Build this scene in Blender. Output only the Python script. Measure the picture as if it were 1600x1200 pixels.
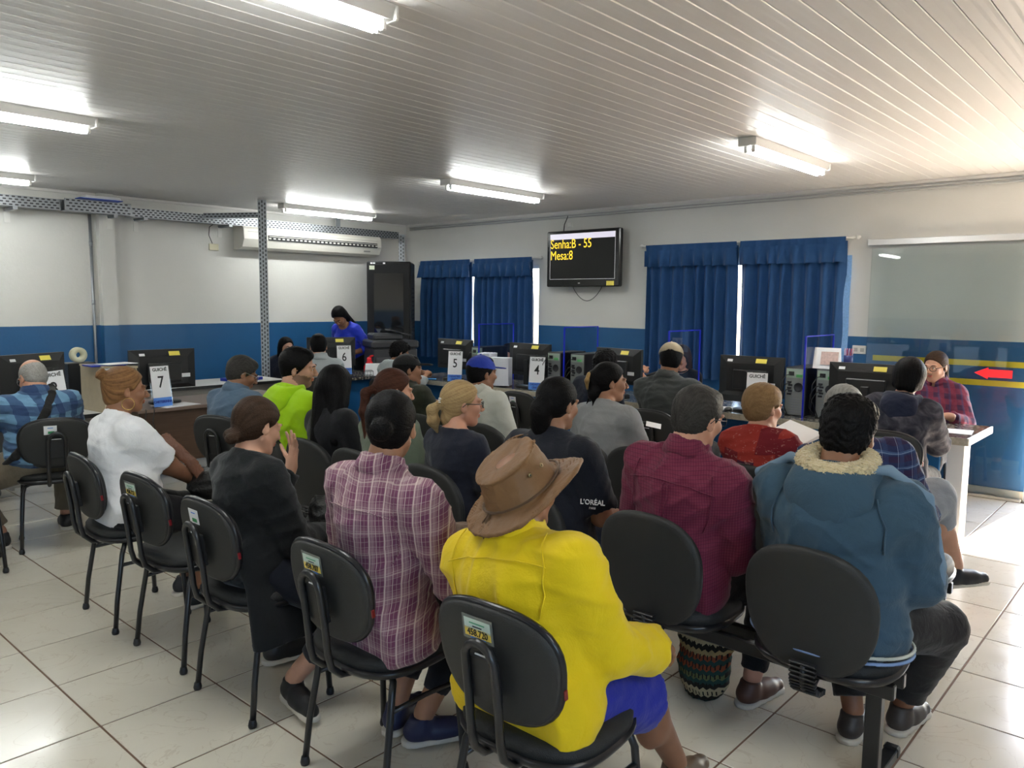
import bpy, math, random
import numpy as np
from mathutils import Matrix, Vector
C = bpy.context.scene.collection
PI = math.pi
random.seed(7)
for o in list(bpy.data.objects): bpy.data.objects.remove(o)

# ------------------------------------------------------------------ camera, world, sun, exposure
CAM_R = ((0.66761719, 0.0719184, -0.74102296), (-0.74444555, 0.07703541, -0.66322422), (0.00938698, 0.99443114, 0.10496949))
cam_d = bpy.data.cameras.new('camera'); cam = bpy.data.objects.new('camera', cam_d); C.objects.link(cam)
mw = Matrix([list(CAM_R[i]) + [(-0.147, -0.265, 1.579)[i]] for i in range(3)] + [[0, 0, 0, 1]])
cam.matrix_world = mw
cam_d.sensor_fit = 'HORIZONTAL'; cam_d.sensor_width = 36.0; cam_d.lens = 36.0 * 1226.9 / 1600.0
cam_d.clip_start = 0.02; cam_d.clip_end = 200
bpy.context.scene.camera = cam
sc = bpy.context.scene
sc.view_settings.view_transform = 'Standard'; sc.view_settings.look = 'None'
sc.view_settings.gamma = 1.0; sc.view_settings.use_curve_mapping = False
sc.view_settings.exposure = 1.82
w = bpy.data.worlds.new('world'); sc.world = w; w.use_nodes = True
nt = w.node_tree; nt.nodes.clear()
wo = nt.nodes.new('ShaderNodeOutputWorld'); bg = nt.nodes.new('ShaderNodeBackground'); sky = nt.nodes.new('ShaderNodeTexSky')
sky.sky_type = 'NISHITA'; sky.sun_disc = False; sky.sun_elevation = math.radians(42); sky.sun_rotation = math.radians(90)
bg.inputs[1].default_value = 0.6
nt.links.new(sky.outputs[0], bg.inputs[0]); nt.links.new(bg.outputs[0], wo.inputs[0])
sun_d = bpy.data.lights.new('sun', 'SUN'); sun_d.energy = 25.0; sun_d.angle = 0.02; sun_d.color = (1.0, 0.89, 0.79)
sun = bpy.data.objects.new('sun', sun_d); C.objects.link(sun)
sun.rotation_euler = Vector((1.0, -0.10, 1.06)).to_track_quat('Z', 'Y').to_euler()
sun.location = (12, 0, 9)
TUBE = 16.5

# ------------------------------------------------------------------ room constants
XR, YL, ZB, ZC = 7.267, 8.41, 1.291, 2.635
XB, YF = -3.6, -2.7

# ------------------------------------------------------------------ materials
MC = {}
def mat(name, col, rough=0.6, metal=0.0, noise=0.0, nscale=8.0, bump=0.0, bscale=60.0, emit=None, estr=1.0, spec=0.5, sheen=0.0, trans=0.0, coat=0.0):
    if name in MC: return MC[name]
    m = bpy.data.materials.new(name); m.use_nodes = True; MC[name] = m
    t = m.node_tree; b = t.nodes['Principled BSDF']
    b.inputs['Base Color'].default_value = (*col, 1); b.inputs['Roughness'].default_value = rough
    b.inputs['Metallic'].default_value = metal; b.inputs['Specular IOR Level'].default_value = spec
    if sheen: b.inputs['Sheen Weight'].default_value = sheen; b.inputs['Sheen Roughness'].default_value = 0.5
    if coat: b.inputs['Coat Weight'].default_value = coat
    if trans: b.inputs['Transmission Weight'].default_value = trans
    if emit: b.inputs['Emission Color'].default_value = (*emit, 1); b.inputs['Emission Strength'].default_value = estr
    if noise or bump:
        tc = t.nodes.new('ShaderNodeTexCoord')
    if noise:
        n = t.nodes.new('ShaderNodeTexNoise'); n.inputs['Scale'].default_value = nscale; n.inputs['Detail'].default_value = 4
        t.links.new(tc.outputs['Object'], n.inputs['Vector'])
        mx = t.nodes.new('ShaderNodeMix'); mx.data_type = 'RGBA'
        mx.inputs['A'].default_value = (*[max(0, c * (1 - noise)) for c in col], 1); mx.inputs['B'].default_value = (*[min(1, c * (1 + noise)) for c in col], 1)
        t.links.new(n.outputs['Fac'], mx.inputs['Factor']); t.links.new(mx.outputs['Result'], b.inputs['Base Color'])
    if bump:
        n2 = t.nodes.new('ShaderNodeTexNoise'); n2.inputs['Scale'].default_value = bscale; n2.inputs['Detail'].default_value = 3
        t.links.new(tc.outputs['Object'], n2.inputs['Vector'])
        bm_ = t.nodes.new('ShaderNodeBump'); bm_.inputs['Strength'].default_value = bump; bm_.inputs['Distance'].default_value = 0.01
        t.links.new(n2.outputs['Fac'], bm_.inputs['Height']); t.links.new(bm_.outputs['Normal'], b.inputs['Normal'])
    return m

class G:  # tiny node-graph helper
    def __init__(s, m): s.m = m; s.t = m.node_tree; s.b = s.t.nodes['Principled BSDF']
    def math(s, op, a, b=None, c=None):
        n = s.t.nodes.new('ShaderNodeMath'); n.operation = op
        for i, v in enumerate((a, b, c)):
            if v is None: continue
            if hasattr(v, 'is_output'): s.t.links.new(v, n.inputs[i])
            else: n.inputs[i].default_value = v
        return n.outputs[0]
    def obj(s):
        tc = s.t.nodes.new('ShaderNodeTexCoord'); sp = s.t.nodes.new('ShaderNodeSeparateXYZ'); s.t.links.new(tc.outputs['Object'], sp.inputs[0])
        return tc.outputs['Object'], sp.outputs[0], sp.outputs[1], sp.outputs[2]
    def mix(s, f, a, b):
        n = s.t.nodes.new('ShaderNodeMix'); n.data_type = 'RGBA'
        for k, v in (('Factor', f), ('A', a), ('B', b)):
            if hasattr(v, 'is_output'): s.t.links.new(v, n.inputs[k])
            elif k == 'Factor': n.inputs[k].default_value = v
            else: n.inputs[k].default_value = (*v, 1)
        return n.outputs['Result']
    def noise(s, vec, scale, detail=3, dist=0.0):
        n = s.t.nodes.new('ShaderNodeTexNoise'); n.inputs['Scale'].default_value = scale; n.inputs['Detail'].default_value = detail
        n.inputs['Distortion'].default_value = dist
        if vec is not None: s.t.links.new(vec, n.inputs['Vector'])
        return n.outputs['Fac']
    def stripe(s, c, period, width, off=0.0):
        f = s.math('FRACT', s.math('ADD', s.math('MULTIPLY', c, 1.0 / period), off + 50.0))
        return s.math('LESS_THAN', f, width)
    def bump(s, h, strength=0.3, dist=0.01):
        n = s.t.nodes.new('ShaderNodeBump'); n.inputs['Strength'].default_value = strength; n.inputs['Distance'].default_value = dist
        s.t.links.new(h, n.inputs['Height']); s.t.links.new(n.outputs['Normal'], s.b.inputs['Normal'])
    def color(s, c): s.t.links.new(c, s.b.inputs['Base Color'])

def cloth(name, col, rough=0.85, var=0.18, sheen=0.15):
    if name in MC: return MC[name]
    m = mat(name, col, rough, sheen=sheen, spec=0.25); g = G(m); v, x, y, z = g.obj()
    n = g.noise(v, 9, 3); g.color(g.mix(n, tuple(c * (1 - var) for c in col), tuple(min(1, c * (1 + var)) for c in col)))
    g.bump(g.math('ADD', g.noise(v, 14, 4, 0.6), g.math('MULTIPLY', g.noise(v, 220, 2), 0.10)), 0.55, 0.012)
    return m

def plaid(name, base, bands):
    """bands: (axis 'u' or 'v', period, width, offset, colour, strength)"""
    m = mat(name, base, 0.85, spec=0.25, sheen=0.1); g = G(m); v, x, y, z = g.obj()
    wob = g.math('MULTIPLY', g.math('SUBTRACT', g.noise(v, 6, 2), 0.5), 0.02)
    u = g.math('ADD', g.math('ADD', x, g.math('MULTIPLY', y, 0.75)), wob)
    w_ = g.math('ADD', g.math('SUBTRACT', z, g.math('MULTIPLY', y, 0.25)), wob)
    c = base
    for ax, per, wd, off, col, st in bands:
        f = g.math('MULTIPLY', g.stripe(u if ax == 'u' else w_, per, wd, off), st)
        c = g.mix(f, c, col)
    g.color(c)
    g.bump(g.noise(v, 14, 4, 0.6), 0.5, 0.012)
    return m

def hairmat(name, c1, c2, rough=0.5):
    if name in MC: return MC[name]
    m = mat(name, c1, rough, spec=0.09); g = G(m)
    a = g.t.nodes.new('ShaderNodeAttribute'); a.attribute_name = 'strand'
    v, x, y, z = g.obj()
    f = g.math('ADD', g.math('MULTIPLY', a.outputs['Fac'], 0.55), g.math('MULTIPLY', g.noise(v, 45, 3), 0.4))
    g.color(g.mix(f, c1, c2)); g.bump(g.math('ADD', a.outputs['Fac'], g.noise(v, 180, 2)), 0.5, 0.004)
    return m

def skin(name, col):
    if name in MC: return MC[name]
    m = mat(name, col, 0.48, spec=0.4); b = m.node_tree.nodes['Principled BSDF']
    g = G(m); v, x, y, z = g.obj()
    g.color(g.mix(g.noise(v, 18, 4), tuple(c * 0.86 for c in col), tuple(min(1, c * 1.12) for c in col)))
    b.inputs['Subsurface Weight'].default_value = 0.08; b.inputs['Subsurface Radius'].default_value = (0.02, 0.008, 0.004)
    g.bump(g.noise(v, 300, 2), 0.12, 0.002)
    return m

black_pl = mat('black_plastic', (0.012, 0.012, 0.013), 0.38, bump=0.12, bscale=400)
black_rim = mat('black_rim', (0.010, 0.010, 0.012), 0.28)
black_shell = mat('black_shell', (0.022, 0.022, 0.021), 0.55, bump=0.25, bscale=500)
black_seat = mat('black_seat_fabric', (0.016, 0.017, 0.017), 0.62, bump=0.35, bscale=350)
black_metal = mat('black_painted_steel', (0.012, 0.012, 0.013), 0.30, spec=0.6)
galv = mat('galvanised_steel', (0.33, 0.35, 0.37), 0.42, metal=0.75, noise=0.15, nscale=12)
dark_hole = mat('dark_slot', (0.03, 0.03, 0.035), 0.8)
white_paper = mat('white_paper', (0.80, 0.80, 0.82), 0.7)
white_pl = mat('white_plastic', (0.72, 0.71, 0.68), 0.45)
yellow_label = mat('yellow_label', (0.85, 0.72, 0.12), 0.5)
ink = mat('black_ink', (0.01, 0.01, 0.012), 0.6)
sign_blue = mat('sign_blue', (0.08, 0.25, 0.72), 0.5)
chrome = mat('chrome', (0.6, 0.6, 0.6), 0.2, metal=1.0)
eye_white = mat('eye_white', (0.75, 0.72, 0.68), 0.3)
eye_dark = mat('eye_dark', (0.015, 0.01, 0.008), 0.2)
lens_m = mat('spectacle_lens', (0.9, 0.92, 0.95), 0.05, trans=1.0)
mat_shoe_sole = mat('shoe_sole', (0.62, 0.58, 0.50), 0.7)

# ------------------------------------------------------------------ mesh helpers
class MB:
    def __init__(s): s.v = []; s.f = []; s.mi = []; s.sm = []
    def add(s, vs, fs, mi=0, smooth=False):
        b = len(s.v); s.v += [tuple(v) for v in vs]; s.f += [tuple(i + b for i in f) for f in fs]; s.mi += [mi] * len(fs); s.sm += [smooth] * len(fs)
    def box(s, c, d, mi=0, rot=None, bev=0.0):
        hx, hy, hz = d[0] / 2, d[1] / 2, d[2] / 2
        if bev > 0:
            b = min(bev, hx * .9, hy * .9, hz * .9); P = []
            for sx in (-1, 1):
                for sy in (-1, 1):
                    for sz in (-1, 1):
                        P += [(sx * hx, sy * (hy - b), sz * (hz - b)), (sx * (hx - b), sy * hy, sz * (hz - b)), (sx * (hx - b), sy * (hy - b), sz * hz)]
            I = lambda i, j, k, a: ((i * 2 + j) * 2 + k) * 3 + a
            F = []
            for i in (0, 1):
                q = [I(i, 0, 0, 0), I(i, 1, 0, 0), I(i, 1, 1, 0), I(i, 0, 1, 0)]; F.append(q if i else q[::-1])
                q = [I(0, i, 0, 1), I(0, i, 1, 1), I(1, i, 1, 1), I(1, i, 0, 1)]; F.append(q if i else q[::-1])
                q = [I(0, 0, i, 2), I(1, 0, i, 2), I(1, 1, i, 2), I(0, 1, i, 2)]; F.append(q if i else q[::-1])
            for a in (0, 1):
                for c_ in (0, 1):
                    q = [I(a, c_, 0, 0), I(a, c_, 1, 0), I(a, c_, 1, 1), I(a, c_, 0, 1)]; F.append(q if (a ^ c_) else q[::-1])
                    q = [I(a, 0, c_, 0), I(a, 0, c_, 2), I(a, 1, c_, 2), I(a, 1, c_, 0)]; F.append(q if (a ^ c_) else q[::-1])
                    q = [I(0, a, c_, 1), I(1, a, c_, 1), I(1, a, c_, 2), I(0, a, c_, 2)]; F.append(q if (a ^ c_) else q[::-1])
                    for d_ in (0, 1):
                        q = [I(a, c_, d_, 0), I(a, c_, d_, 1), I(a, c_, d_, 2)]; F.append(q if (a ^ c_ ^ d_) else q[::-1])
        else:
            P = [(x * hx, y * hy, z * hz) for x in (-1, 1) for y in (-1, 1) for z in (-1, 1)]
            F = [(0, 1, 3, 2), (4, 6, 7, 5), (0, 4, 5, 1), (2, 3, 7, 6), (0, 2, 6, 4), (1, 5, 7, 3)]
        if rot is not None: P = [tuple(rot @ Vector(p)) for p in P]
        s.add([(p[0] + c[0], p[1] + c[1], p[2] + c[2]) for p in P], F, mi)
        return s
    def tube(s, pts, r, n=8, mi=0, closed=False, caps=True):
        P = [Vector(p) for p in pts]; N = len(P); rs = r if isinstance(r, (list, tuple)) else [r] * N
        up = None; V = []
        for i, p in enumerate(P):
            a = P[(i - 1) % N] if (closed or i > 0) else p; b = P[(i + 1) % N] if (closed or i < N - 1) else p
            t = (b - a).normalized()
            if up is None:
                up = Vector((0, 0, 1)) if abs(t.z) < .9 else Vector((1, 0, 0))
            u = (up - t * up.dot(t)).normalized(); up = u; w_ = t.cross(u)
            for k in range(n):
                an = 2 * PI * k / n; V.append(p + (u * math.cos(an) + w_ * math.sin(an)) * rs[i])
        F = []
        for i in range(N if closed else N - 1):
            for k in range(n):
                a = i * n + k; b = i * n + (k + 1) % n; c_ = ((i + 1) % N) * n + (k + 1) % n; d_ = ((i + 1) % N) * n + k
                F.append((a, b, c_, d_))
        s.add(V, F, mi, True)
        if caps and not closed:
            b0 = len(s.v) - N * n; s.f += [tuple(b0 + k for k in range(n))[::-1], tuple(b0 + (N - 1) * n + k for k in range(n))]; s.mi += [mi, mi]; s.sm += [False, False]
        return s
    def lathe(s, prof, c=(0, 0, 0), n=20, mi=0, rot=None):
        V = []
        for r, z in prof:
            for k in range(n):
                p = Vector((r * math.cos(2 * PI * k / n), r * math.sin(2 * PI * k / n), z))
                if rot is not None: p = rot @ p
                V.append(p + Vector(c))
        F = [(i * n + k, i * n + (k + 1) % n, (i + 1) * n + (k + 1) % n, (i + 1) * n + k) for i in range(len(prof) - 1) for k in range(n)]
        s.add(V, F, mi, True); return s
    def build(s, name, mats, parent=None, smooth=None):
        me = bpy.data.meshes.new(name); me.from_pydata(s.v, [], s.f)
        for m in (mats if isinstance(mats, (list, tuple)) else [mats]): me.materials.append(m)
        me.polygons.foreach_set('material_index', s.mi)
        me.polygons.foreach_set('use_smooth', s.sm if smooth is None else [smooth] * len(s.f))
        me.update()
        o = bpy.data.objects.new(name, me); C.objects.link(o)
        if parent: o.parent = parent
        return o

def tag(o, label, cat, group=None, kind=None):
    if label: o['label'] = label
    if cat: o['category'] = cat
    if group: o['group'] = group
    if kind: o['kind'] = kind
    return o
def thing(name, label, cat, loc=(0, 0, 0), h=90, group=None):
    """h = heading in degrees of the thing's +Y axis, 0 = world +X"""
    o = bpy.data.objects.new(name, None); C.objects.link(o); o.empty_display_size = 0.1
    o.location = loc; o.rotation_euler = (0, 0, math.radians(h - 90)); return tag(o, label, cat, group)
def struct(o): o['kind'] = 'structure'; return o
def copy_tree(o, parent=None):
    c = o.copy(); C.objects.link(c); c.parent = parent
    for ch in list(o.children): copy_tree(ch, c)
    return c
def bx(name, c, d, m, parent=None, bev=0.0, rot=None): return MB().box(c, d, bev=bev, rot=rot).build(name, m, parent)

def text(name, s_, size, m, parent=None, loc=(0, 0, 0), rot=(PI / 2, 0, 0), bold=0.0, align='CENTER', sx=1.0, depth=0.0006):
    cu = bpy.data.curves.new(name, 'FONT'); cu.body = s_; cu.size = size; cu.align_x = align; cu.align_y = 'CENTER'
    cu.extrude = depth; cu.offset = bold; cu.resolution_u = 3
    o = bpy.data.objects.new('tmp', cu); C.objects.link(o)
    dg = bpy.context.evaluated_depsgraph_get(); me = bpy.data.meshes.new_from_object(o.evaluated_get(dg))
    bpy.data.objects.remove(o)
    R = Matrix.Translation(loc) @ Matrix.Rotation(rot[2], 4, 'Z') @ Matrix.Rotation(rot[1], 4, 'Y') @ Matrix.Rotation(rot[0], 4, 'X') @ Matrix.Diagonal((sx, 1, 1, 1))
    me.transform(R); me.materials.clear(); me.materials.append(m); me.name = name
    o = bpy.data.objects.new(name, me); C.objects.link(o)
    if parent: o.parent = parent
    return o

# ------------------------------------------------------------------ the setting
wall_m = mat('wall_paint', (0.66, 0.65, 0.61), 0.75); g = G(wall_m); v, x, y, z = g.obj()
is_blue = g.math('LESS_THAN', g.math('ADD', z, g.math('MULTIPLY', g.noise(v, 5, 2), 0.004)), ZB)
wcol = g.mix(g.noise(v, 1.6, 5), (0.61, 0.605, 0.57), (0.70, 0.69, 0.66))
bcol = g.mix(g.noise(v, 2.0, 4), (0.014, 0.092, 0.235), (0.022, 0.120, 0.285))
g.color(g.mix(is_blue, wcol, bcol))
g.t.links.new(g.math('SUBTRACT', 0.8, g.math('MULTIPLY', is_blue, 0.45)), g.b.inputs['Roughness'])
g.bump(g.noise(v, 40, 5), 0.12, 0.01)

def wall_holes(name, axis, pos, thick, a0, a1, z0, z1, holes, m=wall_m):
    """axis 'x': plane x=pos, spans y; axis 'y': plane y=pos, spans x. thick is signed outwards"""
    A = sorted({a0, a1, *[h[0] for h in holes], *[h[1] for h in holes]}); Z = sorted({z0, z1, *[h[2] for h in holes], *[h[3] for h in holes]})
    mb = MB()
    for i in range(len(A) - 1):
        for j in range(len(Z) - 1):
            ca, cz = (A[i] + A[i + 1]) / 2, (Z[j] + Z[j + 1]) / 2
            if any(h[0] < ca < h[1] and h[2] < cz < h[3] for h in holes): continue
            d = (abs(thick), A[i + 1] - A[i], Z[j + 1] - Z[j]); c_ = (pos + thick / 2, ca, cz)
            if axis == 'y': d = (d[1], d[0], d[2]); c_ = (ca, pos + thick / 2, cz)
            mb.box(c_, d)
    return struct(mb.build(name, m))
W1 = (5.945, 7.93, .98, 2.02); W2 = (2.275, 4.28, 0.98, 2.0); DOOR = (-0.55, 0.80, 0.0, 2.08)
wall_holes('wall_right', 'x', XR, 0.16, YF, YL + .16, -0.05, ZC + .1, [W1, W2, DOOR])
wall_left = wall_holes('wall_left', 'y', YL, 0.16, XB, XR, -0.05, ZC + .1, [])
wall_holes('wall_back', 'x', XB, -0.16, YF, YL, -0.05, ZC + .1, [])
wall_holes('wall_front', 'y', YF, -0.16, XB, XR, -0.05, ZC + .1, [(-2.0, 0.2, 1.1, 2.1)])
struct(bx('trim_1', (3.175, YL - .045, 1.32), (0.15, 0.09, 2.63), wall_m))           # pilaster
base_m = mat('skirting_tile', (0.62, 0.57, 0.48), 0.3)
struct(bx('baseboard_right', (XR - .006, 1.8, 0.04), (0.012, 2.0, 0.08), base_m)); struct(bx('baseboard_right', (XR - .006, 5.5, 0.04), (0.012, 5.4, 0.08), base_m))
struct(bx('baseboard_left', (1.8, YL - .006, 0.04), (10.5, 0.012, 0.08), base_m))

# floor: dark grout bed with ceramic tiles 45 cm, each tile a part of the floor
grout = mat('floor_grout', (0.15, 0.082, 0.048), 0.8, noise=0.3)
floor = struct(bx('floor', ((XR + XB) / 2, (YL + YF) / 2, -0.03), (XR - XB + .3, YL - YF + .3, 0.054), grout))
tile_m = mat('glazed_tile', (0.6, 0.56, 0.47), 0.13, spec=0.5); g = G(tile_m)
tc = g.t.nodes.new('ShaderNodeTexCoord'); oi = g.t.nodes.new('ShaderNodeObjectInfo')
geo = g.t.nodes.new('ShaderNodeNewGeometry')
n1 = g.noise(geo.outputs['Position'], 1.9, 5, 1.2)
vein = g.math('LESS_THAN', g.math('ABSOLUTE', g.math('SUBTRACT', g.noise(geo.outputs['Position'], 2.6, 7, 2.2), 0.5)), 0.006)
c0 = g.mix(n1, (0.64, 0.59, 0.48), (0.76, 0.715, 0.61))
c1 = g.mix(g.math('MULTIPLY', g.math('SUBTRACT', oi.outputs['Random'], 0.0), 0.18), c0, (0.52, 0.48, 0.40))
g.color(g.mix(g.math('MULTIPLY', vein, 0.35), c1, (0.50, 0.42, 0.32)))
g.t.links.new(g.math('ADD', 0.10, g.math('MULTIPLY', g.noise(geo.outputs['Position'], 9, 4), 0.16)), g.b.inputs['Roughness'])
T = 0.45
tm = MB(); tm.box((0, 0, -0.004), (T - .008, T - .008, 0.008), bev=0.0015)
first = tm.build('tile', tile_m, floor); cells = []
for i in range(-8, 17):
    for j in range(-6, 19):
        x, y = (i + .5) * T, (j + .5) * T
        if x > XR + .1 or y > YL + .1: continue
        px = (x + .147, y + .265); depth = px[0] * .741 + px[1] * .663; side = px[0] * .667 - px[1] * .744
        vis = depth > 1.4 and abs(side) < depth * .68 + .45 and x > -.2 and y > -.4
        cells.append((0 if vis else 1, depth, x, y))
cells.sort(); used = False; rest = MB(); n_t = 0
for k, (inv, dp, x, y) in enumerate(cells):
    if inv or n_t >= 300:
        rest.box((x, y, -0.004), (T - .008, T - .008, 0.008), bev=0.0015); continue
    o = first if not used else first.copy()
    if used: C.objects.link(o); o.parent = floor
    used = True; o.location = (x, y, 0); n_t += 1
o = rest.build('tile', tile_m, floor); o['kind'] = 'stuff'

# ceiling: PVC planks running along X
pvc = mat('pvc_plank', (0.68, 0.66, 0.64), 0.36, spec=0.35, noise=0.04, nscale=2.0)
ceiling = struct(bx('ceiling', ((XR + XB) / 2, (YL + YF) / 2, ZC + .05), (XR - XB, YL - YF, 0.05), mat('ceiling_backing', (0.35, 0.34, 0.33), 0.8)))
PW = 0.10; prof = [(-.0485, .012), (-.0485, .003), (-.045, 0), (-.030, .0007), (-.012, .0002), (.004, .0010), (.022, .0003), (.045, 0), (.0485, .003), (.0485, .012)]
Lc = XR - XB; mb = MB(); V = [(-Lc / 2, a, b) for a, b in prof] + [(Lc / 2, a, b) for a, b in prof]; n = len(prof)
mb.add(V, [(i, i + 1, n + i + 1, n + i) for i in range(n - 1)])
p0 = mb.build('plank', pvc, ceiling); k = 0; yy = YL - PW / 2
while yy > YF:
    o = p0 if k == 0 else p0.copy()
    if k: C.objects.link(o); o.parent = ceiling
    o.location = ((XR + XB) / 2, yy, ZC); yy -= PW; k += 1
mb = MB(); mb.box((XR - .012, (YL + YF) / 2, ZC - .014), (0.024, YL - YF, 0.028), bev=.004); struct(mb.build('trim_2', pvc))
mb = MB(); mb.box(((XR + XB) / 2, YL - .012, ZC - .014), (Lc, 0.024, 0.028), bev=.004); struct(mb.build('trim_3', pvc))

# windows behind the curtains, door, sliding glass panel
alu = mat('aluminium_frame', (0.62, 0.62, 0.62), 0.35, metal=0.6)
glass = mat('window_glass', (0.95, 0.98, 1.0), 0.02, trans=1.0)
for k, wv in enumerate((W1, W2)):
    y0, y1, z0, z1 = wv; f = MB(); x = XR + .08
    for yy in (y0 + .02, (y0 + y1) / 2, y1 - .02): f.box((x, yy, (z0 + z1) / 2), (.05, .04, z1 - z0))
    for zz in (z0 + .02, z1 - .02): f.box((x, (y0 + y1) / 2, zz), (.05, y1 - y0, .04))
    wn = struct(f.build('window_%d' % (k + 1), alu))
    for s in (0, 1):
        ya = y0 + .04 + s * (y1 - y0) / 2; bx('pane', (x, ya + (y1 - y0) / 4 - .03, (z0 + z1) / 2), (.005, (y1 - y0) / 2 - .06, z1 - z0 - .08), glass, wn)
f = MB(); x = XR + .06
for yy in (DOOR[0] + .025, DOOR[1] - .025): f.box((x, yy, 1.04), (.1, .05, 2.08))
f.box((x, (DOOR[0] + DOOR[1]) / 2, 2.06), (.1, DOOR[1] - DOOR[0], .05)); f.box((x, (DOOR[0] + DOOR[1]) / 2, 0.004), (.16, DOOR[1] - DOOR[0], .012)); struct(f.build('door_1', alu))
out_m = mat('outdoor_paving', (0.45, 0.38, 0.30), 0.9, noise=0.2)
struct(bx('trim_4', (XR + 4.2, 1.5, -0.06), (8, 14, 0.05), out_m))
pg = thing('sliding_glass_panel', 'clear sliding glass door panel hung against the right wall under its metal rail', 'glass door', (XR - .055, 1.44, 0), 90)
def thin(m, tint=(0.94, 0.97, 0.97), refl=.5):
    t_ = m.node_tree; o_ = [n for n in t_.nodes if n.type == 'OUTPUT_MATERIAL'][0]; tr_ = t_.nodes.new('ShaderNodeBsdfTransparent'); tr_.inputs[0].default_value = (*tint, 1)
    gl_ = t_.nodes.new('ShaderNodeBsdfGlossy'); gl_.inputs['Roughness'].default_value = .02; fr = t_.nodes.new('ShaderNodeFresnel'); fr.inputs[0].default_value = 1.45; mm = t_.nodes.new('ShaderNodeMath'); mm.operation = 'MULTIPLY'; mm.inputs[1].default_value = refl
    mx_ = t_.nodes.new('ShaderNodeMixShader'); t_.links.new(fr.outputs[0], mm.inputs[0]); t_.links.new(mm.outputs[0], mx_.inputs[0]); t_.links.new(tr_.outputs[0], mx_.inputs[1]); t_.links.new(gl_.outputs[0], mx_.inputs[2]); t_.links.new(mx_.outputs[0], o_.inputs[0]); return m
clear = thin(mat('clear_glass', (0.93, 0.97, 0.95), 0.0), refl=1.3); thin(glass, refl=.8); thin(lens_m)
bx('glass_sheet', (0, 0, 1.04), (.010, 1.24, 2.06), clear, pg)
bx('bottom_rail', (0, 0, 0.012), (.03, 1.26, .02), base_m, pg)
rl = thing('sliding_door_rail', 'brushed metal sliding door rail high on the right wall', 'rail', (XR - .03, 0.55, 2.125), 90)
bx('rail_cover', (0, 0, 0), (.06, 3.1, .055), alu, rl, bev=.004)
yel = mat('yellow_stripe_vinyl', (0.80, 0.60, 0.02), 0.45)
for zz, lab, y0 in ((1.105, 'upper yellow stripe across the blue of the right wall', 2.02), (0.945, 'lower yellow stripe across the blue of the right wall, below the red arrow', 2.02)):
    o = bx('wall_stripe', (XR - .004, (y0 + .82) / 2, zz), (.004, y0 - .82, .048), yel); tag(o, lab, 'stripe', 'yellow stripes on the right wall')
mb = MB(); P = [(0.93, 1.062), (1.10, 1.062), (1.10, 1.078), (1.20, 1.030), (1.10, 0.982), (1.10, .998), (0.93, .998)]
V = [(XR - .064, a, b) for a, b in P] + [(XR - .061, a, b) for a, b in P]; n = len(P)
mb.add(V, [tuple(range(n)), tuple(range(2 * n - 1, n - 1, -1))] + [(i, (i + 1) % n, n + (i + 1) % n, n + i) for i in range(n)])
tag(mb.build('arrow_sign', mat('red_vinyl', (0.85, 0.01, 0.02), 0.5)), 'red arrow sticker pointing left on the glass panel between the yellow stripes', 'sign')
sw = thing('wall_socket', 'white double socket plate on the blue of the right wall beside the curtain', 'socket', (XR - .006, 2.14, 1.17), 0)
bx('cover_plate', (0, 0, 0), (.12, .012, .075), white_pl, sw, bev=.003)
for s in (-1, 1): bx('outlet', (s * .028, -.008, 0), (.035, .006, .035), mat('grey_plastic', (0.45, 0.45, 0.44), 0.5), sw, bev=.002)

# ------------------------------------------------------------------ fluorescent fixtures
tube_m = mat('lit_tube', (1, 1, 1), 0.5, emit=(0.96, 1.0, 0.98), estr=TUBE)
fix_m = mat('fixture_enamel', (0.55, 0.54, 0.52), 0.5)
def fixture():
    t = thing('fluorescent_fixture', 'x', 'ceiling lamp', (0, 0, 0), 90, 'fluorescent fixtures on the plank ceiling')
    mb = MB(); pr = [(-.060, 0), (-.060, -.010), (-.046, -.052), (.046, -.052), (.060, -.010), (.060, 0)]
    V = [(-.63, a, b) for a, b in pr] + [(.63, a, b) for a, b in pr]; n = len(pr)
    mb.add(V, [(i, (i + 1) % n, n + (i + 1) % n, n + i) for i in range(n)] + [tuple(range(n)), tuple(range(2 * n - 1, n - 1, -1))]); mb.build('housing', fix_m, t)
    for s in (-1, 1):
        MB().box((s * .638, 0, -.027), (.02, .124, .056), bev=.006).build('end_cap', white_pl, t)
        for q in (-1, 1):
            MB().box((s * .600, q * .024, -.070), (.022, .024, .045), bev=.005).build('lamp_holder', white_pl, t)
    for q in (-1, 1): MB().tube([(-.588, q * .024, -.078), (.588, q * .024, -.078)], .013, 12).build('tube', tube_m, t)
    return t
FX = [((1.13, 2.08), 'largest fluorescent lamp, cut by the top edge of the photograph above the middle'), ((1.13, 4.82), 'fluorescent lamp at the upper left edge of the photograph'),
      ((1.65, 7.58), 'small fluorescent lamp at the far left near the metal cable tray'), ((5.32, 2.06), 'fluorescent lamp on the right half of the ceiling nearest the big curtains'),
      ((5.30, 4.84), 'fluorescent lamp in the middle of the ceiling left of the television'), ((5.40, 7.60), 'fluorescent lamp right above the air conditioner'),
      ((-2.6, 2.08), 'fluorescent lamp behind the camera by the back wall'), ((-2.6, 4.82), 'fluorescent lamp far left behind the camera'), ((1.13, -1.3), 'fluorescent lamp behind the camera near the door')]
f0 = fixture()
for k, ((x, y), lab) in enumerate(FX):
    o = f0 if k == 0 else copy_tree(f0)
    o.location = (x, y, ZC); o.rotation_euler = (0, 0, 0); o['label'] = lab

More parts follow.
